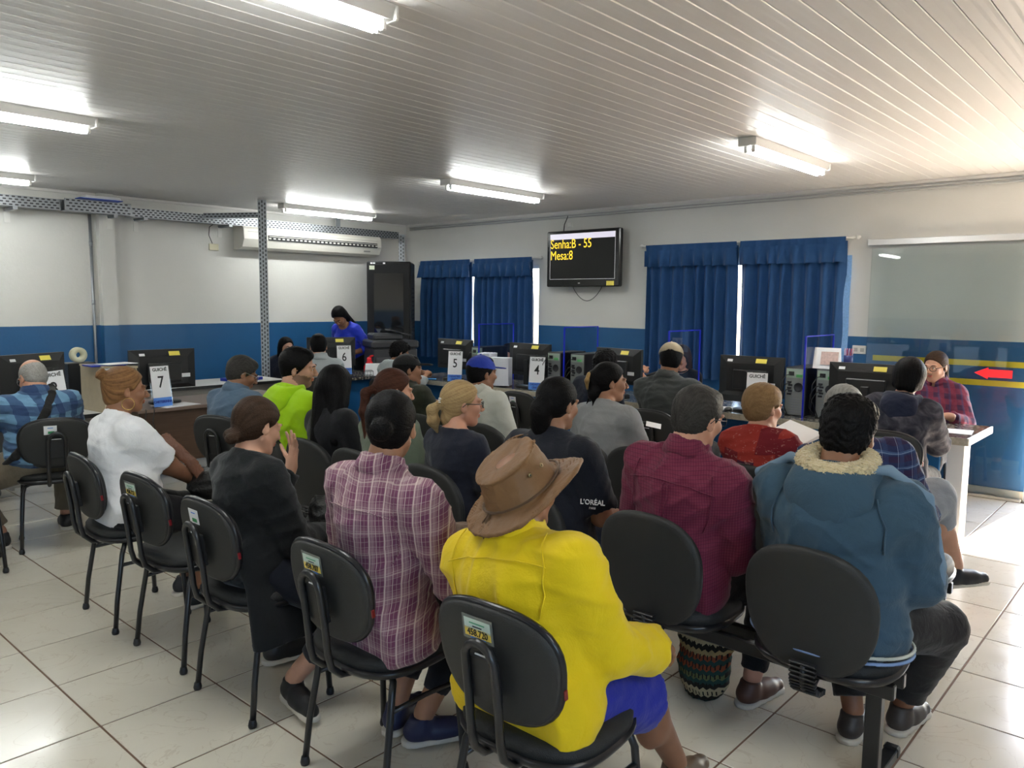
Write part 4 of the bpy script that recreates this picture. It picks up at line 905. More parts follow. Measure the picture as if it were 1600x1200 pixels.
def folds(seed, amp, scale=1.0, zb=None):
    r = np.random.RandomState(seed); K = r.normal(size=(5, 3)) * [15, 15, 30] * scale; P = r.uniform(0, 6, 5); Wp = r.normal(size=(5, 3)) * 9; Wq = r.uniform(0, 6, 5)
    def fn(X, Y, Z):
        d = 0
        for i in range(5):
            s_ = np.sin(K[i, 0] * X + K[i, 1] * Y + K[i, 2] * Z + P[i] + 1.6 * np.sin(Wp[i, 0] * X + Wp[i, 1] * Y + Wp[i, 2] * Z + Wq[i]))
            d = d - np.exp(-(s_ / .38) ** 2) * .8
        return amp * (d + .8) * .8
    return fn
def ik(a, b, l1, l2, pole):
    a = np.array(a, float); b = np.array(b, float); d = b - a; L = np.linalg.norm(d); mx = (l1 + l2) * .995
    if L > mx: b = a + d / L * mx; L = mx; d = b - a
    L = max(L, abs(l1 - l2) + .02); u = d / np.linalg.norm(d); x = (l1 * l1 - l2 * l2 + L * L) / (2 * L); hh = math.sqrt(max(0, l1 * l1 - x * x))
    p = np.array(pole, float); p = p - u * (p @ u); p /= np.linalg.norm(p) + 1e-9
    return a + u * x + p * hh, b

def hand_prims(f, wr, dirv, nrm, side, s=1.0, curl=35, spread=4, thumb=38, curls=None):
    """dirv: towards fingertips, nrm: back-of-hand normal, side: +1 right hand"""
    d = np.array(dirv, float); d /= np.linalg.norm(d); n = np.array(nrm, float); n -= d * (n @ d); n /= np.linalg.norm(n)
    x = np.cross(n, d) * side          # towards the thumb
    palm0 = wr + d * .012 * s; k0 = wr + d * .088 * s
    f.cap(wr - d * .03 * s, wr + d * .03 * s, .026 * s, .027 * s, .02, sq=(n, 1.35))
    for off in (-.024, -.008, .008, .024): f.cap(palm0 + x * off * .6 * s, k0 + x * off * s + n * .003 * s, .015 * s, .0125 * s, .014)
    lens = [(.030, .020, .016), (.038, .025, .019), (.042, .028, .020), (.038, .025, .019)]
    for i, off in enumerate((-.027, -.009, .010, .028)):
        p = k0 + x * off * s; sp = (i - 1.5) * spread; ang = (curls[i] if curls else curl)
        L = lens[(0, 1, 2, 3)[i]]; a = 0; dd = d * math.cos(math.radians(sp)) + x * math.sin(math.radians(sp))
        for j in range(3):
            a += ang * (.8, 1.0, .7)[j]; v = dd * math.cos(math.radians(a)) - n * math.sin(math.radians(a)); q = p + v * L[j] * s
            f.cap(p, q, (.0092, .0086, .0080)[j] * s, (.0086, .0080, .0068)[j] * s, .004); p = q
    p = wr + x * .024 * s + d * .025 * s; v = d * math.cos(math.radians(thumb)) + x * math.sin(math.radians(thumb)) - n * .25; v /= np.linalg.norm(v)
    q = p + v * .042 * s; f.cap(p, q, .014 * s, .0105 * s, .012); v2 = v + d * .35 - n * .15; v2 /= np.linalg.norm(v2); q2 = q + v2 * .032 * s; f.cap(q, q2, .0105 * s, .0092 * s, .005); f.cap(q2, q2 + (v2 + d * .2) * .020 * s, .0092 * s, .0078 * s, .004)

SK = {'brown': (0.27, 0.125, 0.068), 'dark': (0.155, 0.068, 0.036), 'tan': (0.36, 0.18, 0.105), 'light': (0.50, 0.27, 0.18), 'pink': (0.52, 0.26, 0.17)}
HC = {'black': ((0.0018, 0.0017, 0.002), (0.0085, 0.0075, 0.008)), 'brown': ((0.014, 0.007, 0.004), (0.060, 0.034, 0.022)), 'red': ((0.020, 0.007, 0.005), (0.085, 0.032, 0.020)), 'blonde': ((0.20, 0.12, 0.055), (0.48, 0.34, 0.17)),
      'honey': ((0.13, 0.070, 0.030), (0.34, 0.21, 0.10)), 'grey': ((0.13, 0.12, 0.11), (0.42, 0.41, 0.39)), 'streak': ((0.045, 0.016, 0.008), (0.36, 0.19, 0.08)), 'salt': ((0.010, 0.009, 0.009), (0.075, 0.068, 0.062))}
def person(label, x, y, h=0, s=1.0, lean=6, side=0, twist=0, hx=0.0, head=(0, 0, 0), hoff=(0, .015, 0), la=None, ra=None, lh=None, rh=None, feet=None, knees=None,
           sk='tan', top=None, bottom=None, hair=('short', 'black'), th=1.0, shoes=(0.02, 0.02, 0.02), fem=False, b=1.0, q=1.0, seat=.475, standing=False, beard=False, glasses=None, extra=None, sh=None, legs=True, bust=None, eyes=True, yb=None):
    th = th * 1.049
    t = thing('person', label, 'person', (x, y, 0), h); seed = int(abs(x * 131 + y * 977)) % 9999
    r_ = np.random.RandomState(seed)
    zp = (seat + .085 * s) if not standing else .93 * s
    P = A3(hx, 0, zp); T_ = rz(twist) @ rx(-lean) @ ry(side)
    tp = lambda u, v, w_: P + T_ @ (A3(u, v, w_ * th) * s)
    sw_ = (.152 if fem else .175) * (sh or 1.0)
    hips = .170 if fem else .160
    neck = tp(0, -.012, .48); hc = tp(hoff[0], hoff[1] + .022, .612 + hoff[2]); Hm = T_ @ rz(head[0]) @ rx(-head[1]) @ ry(head[2]) if True else None
    hs = s * .97 if not fem else s * .94
    hs = max(hs, .88)
    hp = lambda a, b_, c: hc + Hm @ (A3(a, b_, c) * hs)
    # ---- joints
    hands = []; arms = []
    for sd, tgt, hd in ((-1, la, lh), (1, ra, rh)):
        S_ = tp(sd * sw_, -.005, .405)
        if tgt is None: tgt = (sd * .10 + hx * .5, .27 * s, seat + .20)
        hd = dict(hd or {}); pole = hd.pop('pole', (sd * .45, -.5, -.8)); E_, W_ = ik(S_, tgt, .285 * s, .245 * s, pole)
        arms.append((S_, E_, W_, sd)); fw = (W_ - E_) / np.linalg.norm(W_ - E_); hd.setdefault('dirv', fw + A3(-sd * .2, .1, -.05)); hd.setdefault('nrm', (sd * .35, .15, 1)); hands.append((W_, hd, sd))
    LG = []
    for i, sd in enumerate((-1, 1)):
        H_ = P + A3(sd * .088, .01, -.01) * s
        if standing: K_ = H_ + A3(sd * .01, .02, -.43 * s); A_ = K_ + A3(0, -.02, -.41 * s); fd = A3(sd * .15, 1, 0)
        else:
            ft = feet[i] if feet else (sd * .12, .42, 0); A_ = A3(ft[0], ft[1] * s if not feet else ft[1], .085 + (ft[3] if len(ft) > 3 else 0))
            K_, A_ = ik(H_, A_, .42 * s, .41 * s, (knees[i] if knees else (sd * .15, .6, 1.2))); a_ = math.radians(ft[2]); fd = A3(math.sin(a_), math.cos(a_), 0)
        LG.append((H_, K_, A_, fd, sd))
    # ---- body field
    f = F_(); bw = b
    f.ell(P + T_ @ A3(0, -.01, .01) * s, A3(hips * bw, .118 * bw, .115) * s, T_ * 1.0, .05)
    f.ell(tp(0, .005, .15), A3((.138 if fem else .145) * bw, .102 * bw, .14) * s, T_, .06); f.ell(tp(0, -.005, .33), A3((.150 if fem else .168) * (bw * .5 + .5), .108 * (bw * .5 + .5), .16) * s, T_, .06)
    f.cap(tp(-sw_ * .78, -.01, .390), tp(sw_ * .78, -.01, .390), .056 * s, .056 * s, .05); nr = (.050 if fem else .060) * s * (.7 + .3 * b)
    for sd in (-1, 1): f.cap(tp(sd * .028, -.018, .482), tp(sd * sw_ * .88, -.008, .405), .030 * s, .040 * s, .04)
    if fem:
        bu = bust or 1.0
        for sd in (-1, 1): f.ell(tp(sd * .072, .085, .29), A3(.062, .062, .065) * s * bu, T_, .04)
    f.cap(neck - (hc - neck) * .1, hp(0, -.022, -.035), nr * 1.06, nr * .98, .03)
    for S_, E_, W_, sd in arms:
        f.cap(S_, E_, .052 * s * (b * .9 + .1), .041 * s * (b * .7 + .3), .035); f.cap(E_, W_, .041 * s * (b * .6 + .4), .027 * s, .012, sq=None)
    for W_, hd, sd in hands: hand_prims(f, W_, hd.pop('dirv'), hd.pop('nrm'), sd, s * (.94 if fem else 1.0), **hd)
    for H_, K_, A_, fd, sd in LG:
        f.cap(H_, K_, .088 * s * (b * .5 + .5), .060 * s, .045); f.cap(K_, A_ + A3(0, 0, .02), .058 * s, .038 * s, .02); f.ell(K_ * .72 + A_ * .28 - fd * .012, A3(.052, .055, .10) * s, None, .03)
        f.cap(A_ - fd * .025 - A3(0, 0, .045), A_ + fd * .13 * s - A3(0, 0, .055), .033, .026, .02)
    R = Hm
    f.ell(hp(0, -.014, .036), A3(.077, .097, .087) * hs, R, .0); f.ell(hp(0, .030, -.028), A3(.062, .066, .084) * hs, R, .02); f.ell(hp(0, .067, -.094), A3(.026, .024, .020) * hs, R, .025)
    for sd in (-1, 1):
        f.cap(hp(sd * .054, .0, -.052), hp(sd * .018, .062, -.095), .017 * hs, .015 * hs, .02); f.ell(hp(sd * .036, .070, -.022), A3(.026, .022, .024) * hs, R, .02)
        f.ell(hp(sd * .032, .107, .010), A3(.020, .016, .013) * hs, R, .012, 's'); f.cap(hp(sd * .014, .098, .026), hp(sd * .048, .083, .027), .009 * hs, .008 * hs, .012)
        f.ell(hp(sd * .031, .083, .010), A3(.0155, .0145, .012) * hs, R, .004)
        f.ell(hp(sd * .080, -.012, -.008), A3(.009, .019, .032) * hs, R @ ry(0) @ rz(sd * -22) @ rx(8), .006); f.ell(hp(sd * .091, -.006, -.004), A3(.007, .010, .017) * hs, R, .004, 's')
        f.ell(hp(sd * .013, .108, -.030), A3(.009, .011, .008) * hs, R, .006)
    f.cap(hp(0, .094, .016), hp(0, .118, -.024), .0085 * hs, .0125 * hs, .010)
    f.ell(hp(0, .096, -.053), A3(.023, .010, .0062) * hs, R, .005); f.ell(hp(0, .094, -.064), A3(.020, .010, .0070) * hs, R, .005); f.ell(hp(0, .107, -.0585), A3(.024, .006, .0016) * hs, R, .003, 's')
    BN = (0, -math.cos(math.radians(9)), -math.sin(math.radians(9)))
    if yb: f.cut((0, -yb + .010, .685), BN)
    lo, hi = f.bounds(); hc_ = .0115 * q; V, Q = nets(f.eval(lo, hi, hc_), lo, hc_); Vs = [V]; Qs = []
    boxes = [(hp(0, .005, 0) - .155 * hs, hp(0, .005, 0) + .155 * hs, .0045 * q)]
    for W_, hd, sd in hands:
        pass
    for (W_, hd, sd), (S_, E_, _, _) in zip(hands, arms):
        c = W_ + (W_ - E_) / np.linalg.norm(W_ - E_) * .06; boxes.append((c - .135, c + .135, .0046 * q))
    keep = np.ones(len(Q), bool)
    for a, b_, hh in boxes:
        ins = np.all((V > a + hc_ * .7) & (V < b_ - hc_ * .7), axis=1); keep &= ~np.all(ins[Q], axis=1)
    Qs.append(Q[keep]); off = len(V)
    for bi, (a, b_, hh) in enumerate(boxes):
        V2, Q2 = nets(f.eval(a, b_, hh), a, hh)
        if bi == 2:   # avoid double surface when hands are close together
            a1, b1 = boxes[1][0], boxes[1][1]; ins = np.all((V2 > a1 + hh) & (V2 < b1 - hh), axis=1); Q2 = Q2[~np.all(ins[Q2], axis=1)]
        Vs.append(V2); Qs.append(Q2 + off); off += len(V2)
    V = np.concatenate(Vs); Q = np.concatenate(Qs); us = np.unique(Q); mp = -np.ones(len(V), int); mp[us] = np.arange(len(us)); V = V[us]; Q = mp[Q]
    loc = (V - hc) @ Hm / hs; lip = ((np.abs(loc[:, 0]) < .024) & (loc[:, 1] > .090) & (loc[:, 2] > -.071) & (loc[:, 2] < -.0475)); mi = lip[Q].all(axis=1).astype(int)
    if beard: bd = (loc[:, 1] > -.02) & (loc[:, 2] < -.028) & (loc[:, 2] > -.13) & ((loc[:, 2] < -.066) | (np.abs(loc[:, 0]) > .026) | (loc[:, 2] > -.045)) & ((np.abs(loc[:, 0]) > .045) | (loc[:, 2] < -.040)) & (np.abs(loc[:, 0]) < .085) & ~((loc[:, 2] > -.036) & (np.abs(loc[:, 0]) < .06)); mi = np.where(bd[Q].all(axis=1), 2, mi)
    sc_ = SK[sk]; skm = skin('skin_' + sk, sc_)
    body = mesh_np('body', V, Q, [skm, mat('lips_' + sk, (min(1, sc_[0] * 1.1), sc_[1] * .62, sc_[2] * .65), 0.4), mat('stubble_' + sk, tuple(c * .42 for c in sc_), 0.8)], t, mi)
    # ---- face details
    if eyes:
        for sd in (-1, 1):
            e = hp(sd * .031, .0855, .0095); mb = MB(); mb.lathe([(0, .0125 * hs), (.006 * hs, .011 * hs), (.0095 * hs, .007 * hs), (.0105 * hs, .0)], e, 12, 0, Matrix((Hm @ rx(-90)).tolist())); mb.lathe([(0, .0133 * hs), (.0045 * hs, .0123 * hs), (.0056 * hs, .0108 * hs)], e, 10, 1, Matrix((Hm @ rx(-90)).tolist())); mb.build('eye', [eye_white, eye_dark], t)
            MB().tube([tuple(hp(sd * a, b_, c)) for a, b_, c in ((.014, .1035, .027), (.026, .1035, .0315), (.038, .0975, .0315), (.050, .086, .026))], [.0022, .0034, .003, .0012], 6).build('eyebrow', mat('brow_' + hair[1], HC[hair[1]][0], 0.7), t)
    # ---- hair
    HMAT = hairmat('hair_' + hair[1], *HC[hair[1]]); st_ = hair[0]; fh = F_(); hh = .0045 * q; ht = .011 + (hair[2] if len(hair) > 2 else 0)
    pole_ = A3(0, -.6, -.2)
    if st_ != 'none':
        if st_ == 'bald':
            fh.ell(hp(0, -.016, .026), A3(.077 + .006, .097 + .006, .087) * hs, R, .0); fh.ell(hp(0, .012, .096), A3(.060, .085, .060) * hs, R, .01, 's')
        else: fh.ell(hp(0, -.016, .037), A3(.077 + ht, .097 + ht, .087 + ht) * hs, R, .0)
        if st_ in ('short', 'curly', 'fade', 'bald', 'bob'): fh.ell(hp(0, -.052, -.025), A3(.062 + ht * .5, .048 + ht * .4, .062) * hs, R, .03)
        else: fh.ell(hp(0, -.045, -.020), A3(.062 + ht * .3, .056 + ht * .4, .062) * hs, R, .03)
        if st_ in ('short', 'curly', 'fade') and st_ != 'fade': fh.ell(hp(0, .045, .092), A3(.055, .040, .030) * hs, R, .02)
        if st_ == 'fade': fh.ell(hp(0, .012, .088), A3(.084, .098, .052) * hs, R, .02)
        ax_n = Hm @ A3(0, .80, -.60)
        fh.cut(hp(0, .083, .074 if not fem else .084), ax_n)
        if st_ in ('short', 'fade', 'curly', 'bald', 'pull', 'bun', 'tail', 'claw', 'clipbun', 'lowbun'):
            for sd in (-1, 1): fh.ell(hp(sd * .095, .006, -.012), A3(.028, .026, .034) * hs, R, .008, 's')
        if st_ in ('short', 'fade', 'bald'): fh.cut(hp(0, -.06, -.082), Hm @ A3(0, -.15, -1))
        if st_ in ('pull', 'bun', 'tail', 'claw', 'lowbun'): fh.cut(hp(0, -.05, -.088), Hm @ A3(0, .1, -1))
        extra_h = []
        if st_ == 'bun': fh.ell(hp(0, -.125, .000), A3(.040, .034, .040) * hs, R, .012); fh.tor(hp(0, -.130, .000), R @ rx(90), .026 * hs, .026 * hs, .013 * hs, .004); pole_ = A3(0, -.125, 0)
        if st_ == 'lowbun':
            fh.ell(hp(-.01, -.100, -.062), A3(.042, .034, .032) * hs, R, .022); fh.ell(hp(.010, -.124, -.078), A3(.030, .026, .026) * hs, R, .008); fh.ell(hp(-.020, -.120, -.060), A3(.026, .024, .026) * hs, R, .008); pole_ = A3(0, -.10, -.07)
        if st_ == 'topbun':
            fh.ell(hp(0, -.122, .082), A3(.034, .030, .030) * hs, R, .010); fh.tor(hp(0, -.132, .090), R @ rx(60), .024 * hs, .022 * hs, .011 * hs, .003); fh.ell(hp(0, -.06, -.05), A3(.058, .045, .045) * hs, R, .02); pole_ = A3(0, -.10, .07)
            for sd in (-1, 1): fh.ell(hp(sd * .095, .006, -.012), A3(.028, .026, .034) * hs, R, .008, 's')
            fh.cut(hp(0, -.05, -.095), Hm @ A3(0, .1, -1))
        if st_ == 'tail':
            d0 = -Hm[:, 2] * 0 + A3(0, 0, -1)
            p0, p1, p2, p3 = hp(0, -.105, .015), hp(0, -.165, -.03), hp(0, -.155, -.14), hp(.0, -.13, -.29 if hair[1] != 'blonde' else -.15)
            if hair[1] == 'blonde': p2 = hp(0, -.155, -.09)
            fh.cap(p0, p1, .020 * hs, .026 * hs, .02); fh.cap(p1, p2, .026 * hs, .030 * hs, .02); fh.cap(p2, p3, .030 * hs, .008 * hs, .02); pole_ = A3(0, -.11, .01)
            if hair[1] == 'blonde': fh.ell(hp(0, -.075, -.075), A3(.045, .035, .055) * hs, R, .02)
        if st_ == 'claw':
            fh.ell(hp(-.01, -.120, .005), A3(.052, .045, .065) * hs, R, .02); fh.ell(hp(.01, -.105, -.07), A3(.050, .040, .055) * hs, R, .02); fh.cap(hp(.03, -.11, -.09), hp(.05, -.12, -.17), .012, .003, .01); fh.cap(hp(-.02, -.12, -.09), hp(-.035, -.14, -.15), .010, .003, .01); pole_ = A3(0, -.12, .02)
        if st_ == 'pull': fh.ell(hp(.0, -.118, -.035), A3(.055, .050, .066) * hs, R, .02); fh.ell(hp(-.01, -.10, -.10), A3(.050, .040, .055) * hs, R, .025); pole_ = A3(0, -.10, -.01)
        if st_ == 'long':
            for sd in (-1, 1): fh.cap(hp(sd * .070, -.02, .03), hp(sd * .072, -.030, -.10), .030 * hs, .034 * hs, .03)
            bl = hair[3] if len(hair) > 3 else .30
            bv = hair[4] if len(hair) > 4 else 1.0; fh.cap(hp(-.035 * bv, -.055, -.02), hp(-.05 * bv, -.085, -bl), .052 * hs * bv, .045 * hs, .03); fh.cap(hp(.035 * bv, -.055, -.02), hp(.05 * bv, -.085, -bl), .052 * hs * bv, .045 * hs, .03)
        if st_ == 'bob':
            for sd in (-1, 1): fh.cap(hp(sd * .066, -.015, .03), hp(sd * .068, -.02, -.055), .028 * hs, .026 * hs, .03)
            fh.cap(hp(-.03, -.055, 0), hp(-.03, -.065, -.075), .05 * hs, .036 * hs, .03); fh.cap(hp(.03, -.055, 0), hp(.03, -.065, -.075), .05 * hs, .036 * hs, .03)
        ph = r_.uniform(0, 6, 8)
        def strand(X, Y, Z):
            p = np.stack([np.broadcast_to(v_, np.broadcast(X, Y, Z).shape) for v_ in (X, Y, Z)], -1); l = (p - hc) @ Hm / hs
            if st_ in ('curly', 'fade'):
                return (np.sin(l[..., 0] * 300 + 4 * np.sin(l[..., 2] * 83 + ph[0]) + 3 * np.sin(l[..., 1] * 47 + ph[3])) * np.sin(l[..., 1] * 270 + 4 * np.sin(l[..., 0] * 71 + ph[1])) + .8 * np.sin(l[..., 2] * 190 + 5 * np.sin(l[..., 1] * 59 + ph[4]) + 4 * np.sin(l[..., 0] * 67)) + .6 * np.sin(l[..., 0] * 97 + 3 * np.sin(l[..., 1] * 61 + ph[5]))) * .45
            if st_ in ('short', 'fade', 'bald'):
                a = np.arctan2(l[..., 0], l[..., 2] + .05) ; bq = l[..., 1] * 16; c = l[..., 2] * 0
                return .45 * np.sin(a * 33 + 4 * np.sin(bq * 2.6 + ph[0]) + 3 * np.sin(a * 5 + ph[3])) * np.sin(bq * 5.1 + 3 * np.sin(a * 7 + ph[1])) + .4 * np.sin(a * 71 + 6 * np.sin(bq * 3.3 + ph[2])) * np.sin(bq * 11 + 4 * np.sin(a * 9 + ph[4]))
            if st_ in ('long', 'bob'):
                a = np.arctan2(l[..., 0], -(l[..., 1] + .01)); return .6 * np.sin(a * 27 + 1.5 * np.sin(l[..., 2] * 22 + ph[0]) + ph[1]) + .4 * np.sin(a * 61 + 2.5 * np.sin(l[..., 2] * 15 + ph[2]))
            e = l - pole_; ax2 = A3(0, .92, .35); ax2 /= np.linalg.norm(ax2); u1 = A3(1, 0, 0); u2 = np.cross(ax2, u1)
            a = np.arctan2(e @ u1, e @ u2); dd = e @ ax2; return .34 * np.sin(a * 23 + 1.6 * np.sin(dd * 21 + ph[0]) + ph[1]) + .3 * np.sin(a * 41 + 2.2 * np.sin(dd * 18 + ph[2]) + 2 * np.sin(a * 3 + ph[3])) + .2 * np.sin(a * 71 + 2.5 * np.sin(dd * 27 + ph[4])) + .25 * np.sin(a * 11 + 1.5 * np.sin(dd * 12 + ph[5]))
        amp = {'curly': .010, 'short': .0028, 'fade': .0062, 'bald': .0008}.get(st_, .0017)
        fh.disp(lambda X, Y, Z: amp * strand(X, Y, Z))
        grow('hair', fh, hh, HMAT, t, attr=lambda V_: np.clip(.5 + .5 * strand(V_[:, 0], V_[:, 1], V_[:, 2]), 0, 1))
    # ---- top
    tcol = top['m']; e = top.get('ease', .012); sl = top.get('sleeve', 1.85); hem = top.get('hem', -.055); ft_ = F_()
    ft_.ell(P + T_ @ A3(0, -.01, .02) * s, A3(hips * bw + e, .118 * bw + e + .004, .125) * s, T_, .05)
    ft_.ell(tp(0, .005, .15), A3((.138 if fem else .148) * bw + e * 1.1, .104 * bw + e * 1.1, .15) * s, T_, .07); ft_.ell(tp(0, -.005, .33), A3((.150 if fem else .170) * (bw * .5 + .5) + e, .110 * (bw * .5 + .5) + e, .16) * s, T_, .06)
    ft_.cap(tp(-sw_ * .78, -.01, .390), tp(sw_ * .78, -.01, .390), .056 * s + e * .6, .056 * s + e * .6, .05)
    for sd in (-1, 1): ft_.cap(tp(sd * .030, -.018, .484), tp(sd * sw_ * .9, -.008, .405), .036 * s + e * .5, .044 * s + e * .5, .04)
    ft_.cap(neck - (hc - neck) * .15, neck + (hc - neck) * .15, nr * 1.10 + e * .5, nr * 1.04 + e * .4, .025)
    if fem:
        for sd in (-1, 1): ft_.ell(tp(sd * .072, .085, .29), A3(.062, .062, .065) * s * (bust or 1.0) + e * .8, T_, .05)
    for S_, E_, W_, sd in arms:
        r1 = .052 * s * (b * .9 + .1) + e * .9; r2 = .041 * s * (b * .7 + .3) + e * 1.1; r3 = .027 * s + e * 1.25
        if sl <= 1: ft_.cap(S_, S_ + (E_ - S_) * sl, r1, r1 + (r2 - r1) * sl + .004, .035, flat='b')
        else:
            ft_.cap(S_, E_, r1, r2, .035); q2 = min(1, sl - 1); We = E_ + (W_ - E_) * q2
            if not top.get('cuff_flare'): ft_.cap(E_, We, r2, r2 + (r3 - r2) * q2, .012, flat='b')
            else: ft_.cap(E_, We, r2, r3 + .012, .012, flat='b')
    if top.get('skirt'): kz = top['skirt']; ft_.ell(P + A3(0, -.015, -.035) * s, A3(hips * bw + e + kz, .135 * bw + e, .120) * s, None, .06)
    if top.get('fold', .004) > 0: ft_.disp(folds(seed, top.get('fold', .004), top.get('fs', 1.0)))
    if yb: ft_.cut((0, -yb, .685), BN)
    if not top.get('long'): ft_.cut(tp(0, 0, hem), T_ @ A3(0, .0, -1))
    else:
        for sd in (-1, 1): pass
        ft_.cap(tp(.14, -.04, .06), A3(.255, -.06, .26) + P * A3(1, 1, 0), .07, .075, .05, sq=((1, 0, 0), 2.6)); ft_.cap(tp(.14, .05, .06), A3(.255, .08, .24) + P * A3(1, 1, 0), .06, .07, .05, sq=((1, 0, 0), 2.6)); ft_.cap(tp(-.14, .0, .06), A3(-.255, .02, .34) + P * A3(1, 1, 0), .06, .06, .05, sq=((1, 0, 0), 2.6)); ft_.cut((0, 0, .30), (0, 0, -1))
    sc0 = top.get('neck', .056 if top.get('collar') == 'shirt' else (.080 if fem else .070)) * s
    ft_.ell(tp(0, .022 if top.get('collar') != 'shirt' else .034, .500), A3(sc0, sc0 * .95, .060), T_ @ rx(-24), .008, 's')
    ft_.cut(tp(0, -.02, .515), T_ @ A3(0, .35, 1))
    shirt = grow(top.get('name', 'shirt'), ft_, .0085 * q, tcol, t)
    col = top.get('collar')
    Rn = T_ @ rx(-14)
    if col == 'shirt':
        fc = F_(); fc.tor(tp(0, -.004, .502), Rn, nr + .013, nr + .017, (.0055, .026), .0); fc.tor(tp(0, -.004, .484), Rn, nr + .024, nr + .028, (.008, .020), .012); fc.disp(folds(seed + 3, .0018)); fc.ell(tp(0, nr + .05, .485), A3(.018, .05, .05), T_, .0, 's')
        grow('collar', fc, .0045 * q, top.get('m2', tcol), t)
    elif col == 'crew':
        fc = F_(); fc.tor(tp(0, .010, .486), T_ @ rx(-20), sc0 * .90, sc0 * .90, (.005, .009), .0); grow('neckband', fc, .004 * q, tcol, t)
    elif col in ('hood', 'fleece'):
        fc = F_(); big = 1.0 if col == 'hood' else 1.28
        fc.tor(tp(0, -.030 * big, .484), T_ @ rx(12), (.090) * big * s, .072 * big * s, (.026, .032), .0); fc.ell(tp(0, -.108, .425), A3(.112, .040, .075) * s * big, T_ @ rx(-8), .05); fc.ell(tp(0, -.115, .38), A3(.055, .028, .07) * s * big, T_ @ rx(-8), .04)
        fc.disp(folds(seed + 5, .0035, .7)); fc.ell(tp(0, -.012, .548), A3(.076, .066, .080) * s * big, T_, .02, 's')
        hd_ = grow('hood', fc, .006 * q, top.get('m2', tcol), t)
        if col == 'fleece':
            fc = F_(); fc.tor(tp(0, -.040, .532), T_ @ rx(17), .080 * s * big, .068 * s * big, (.030, .026), .0); fc.tor(tp(0, -.035, .512), T_ @ rx(14), .064 * s * big, .056 * s * big, (.026, .026), .01)
            rr = np.random.RandomState(5); fc.disp(lambda X, Y, Z: .0045 * np.sin(X * 420 + 3 * np.sin(Z * 300)) * np.sin(Y * 410 + 3 * np.sin(X * 270)) + .003 * np.sin(Z * 380 + 2 * np.sin(Y * 350)))
            grow('fleece_lining', fc, .0036, mat('cream_fleece', (0.62, 0.50, 0.30), 0.95, noise=.25, nscale=60, sheen=.4, bump=.6, bscale=150), t)
    elif col == 'turtle':
        fc = F_(); fc.tor(tp(0, .0, .51), Rn, nr + .008, nr + .010, (.007, .045), .0); grow('neckband', fc, .005 * q, top.get('m2', tcol), t)
    # ---- trousers
    if legs and bottom:
        fb = F_(); ln = bottom.get('len', 1.9); e2 = bottom.get('ease', .012)
        fb.ell(P + A3(0, -.005, 0) * s, A3(hips * bw + .006, .118 * bw + .006, .108) * s, T_, .05)
        for H_, K_, A_, fd, sd in LG:
            rk = .068 * s + e2
            if ln <= 1: fb.cap(H_, H_ + (K_ - H_) * ln, .088 * s * (b * .5 + .5) + e2, rk + .012, .045, flat='b')
            else:
                fb.cap(H_, K_, .088 * s * (b * .5 + .5) + e2 * .8, rk, .045); Ae = K_ + (A_ + A3(0, 0, .02) - K_) * (ln - 1); fb.cap(K_, Ae, rk, (.040 * s + e2) * bottom.get('flare', 1.0), .02, flat='b', rings=.003)
        fb.disp(folds(seed + 9, bottom.get('fold', .003)))
        if yb: fb.cut((0, -yb + .004, .685), BN)
        grow('shorts' if ln <= 1.1 else 'trousers', fb, .0105 * q, bottom['m'], t)
    # ---- shoes
    if shoes is not None and legs:
        shm = mat('shoe_%d_%d_%d' % tuple(int(c * 999) for c in shoes), shoes, 0.5)
        for H_, K_, A_, fd, sd in LG:
            z0 = A_[2] - .085; g0 = A3(A_[0], A_[1], z0); fs = F_()
            fs.cap(g0 - fd * .035 + A3(0, 0, .048), g0 + fd * .10 * s + A3(0, 0, .038), .040, .036, .02); fs.cap(g0 + fd * .05 * s + A3(0, 0, .036), g0 + fd * .165 * s + A3(0, 0, .030), .042, .030, .02); fs.cap(g0 - fd * .015 + A3(0, 0, .05), g0 - fd * .01 + A3(0, 0, .095), .042, .040, .015); fs.cut(g0 + A3(0, 0, .016), (0, 0, -1)); fs.cut(g0 + A3(0, 0, .100), (0, 0, 1))
            o = grow('shoe', fs, .0075 * max(q, 1), shm, t); fo = F_(); sdv = np.cross(fd, (0, 0, 1))
            fo.cap(g0 - fd * .04 + A3(0, 0, .010), g0 + fd * .165 * s + A3(0, 0, .010), .042, .036, .01); fo.cut(g0 + A3(0, 0, .022), (0, 0, 1)); fo.cut(g0 + A3(0, 0, .001), (0, 0, -1)); so = grow('sole', fo, .0075 * max(q, 1), mat_shoe_sole, o)
    # ---- glasses
    if glasses:
        gm = mat('spectacle_frame_' + glasses, {'black': (0.01, 0.01, 0.012), 'dark': (0.03, 0.02, 0.02), 'metal': (0.2, 0.2, 0.2)}[glasses], 0.3); mb = MB(); W_ = .0018
        for sd in (-1, 1):
            P_ = [tuple(hp(sd * (.033 + .0245 * math.copysign(abs(math.cos(a)) ** .7, math.cos(a))), .1125 - .010 * abs((math.cos(a))) * (math.cos(a) > 0), .004 + .0175 * math.copysign(abs(math.sin(a)) ** .75, math.sin(a)))) for a in [2 * PI * i / 20 for i in range(20)]]
            mb.tube(P_, W_, 6, closed=True); mb.tube([tuple(hp(sd * .058, .102, .010)), tuple(hp(sd * .079, .05, .010)), tuple(hp(sd * .086, .0, .012)), tuple(hp(sd * .086, -.022, -.006))], W_ * 1.1, 6)
        mb.tube([tuple(hp(-.010, .113, .008)), tuple(hp(0, .119, .011)), tuple(hp(.010, .113, .008))], W_, 6); mb.build('glasses', gm, t)
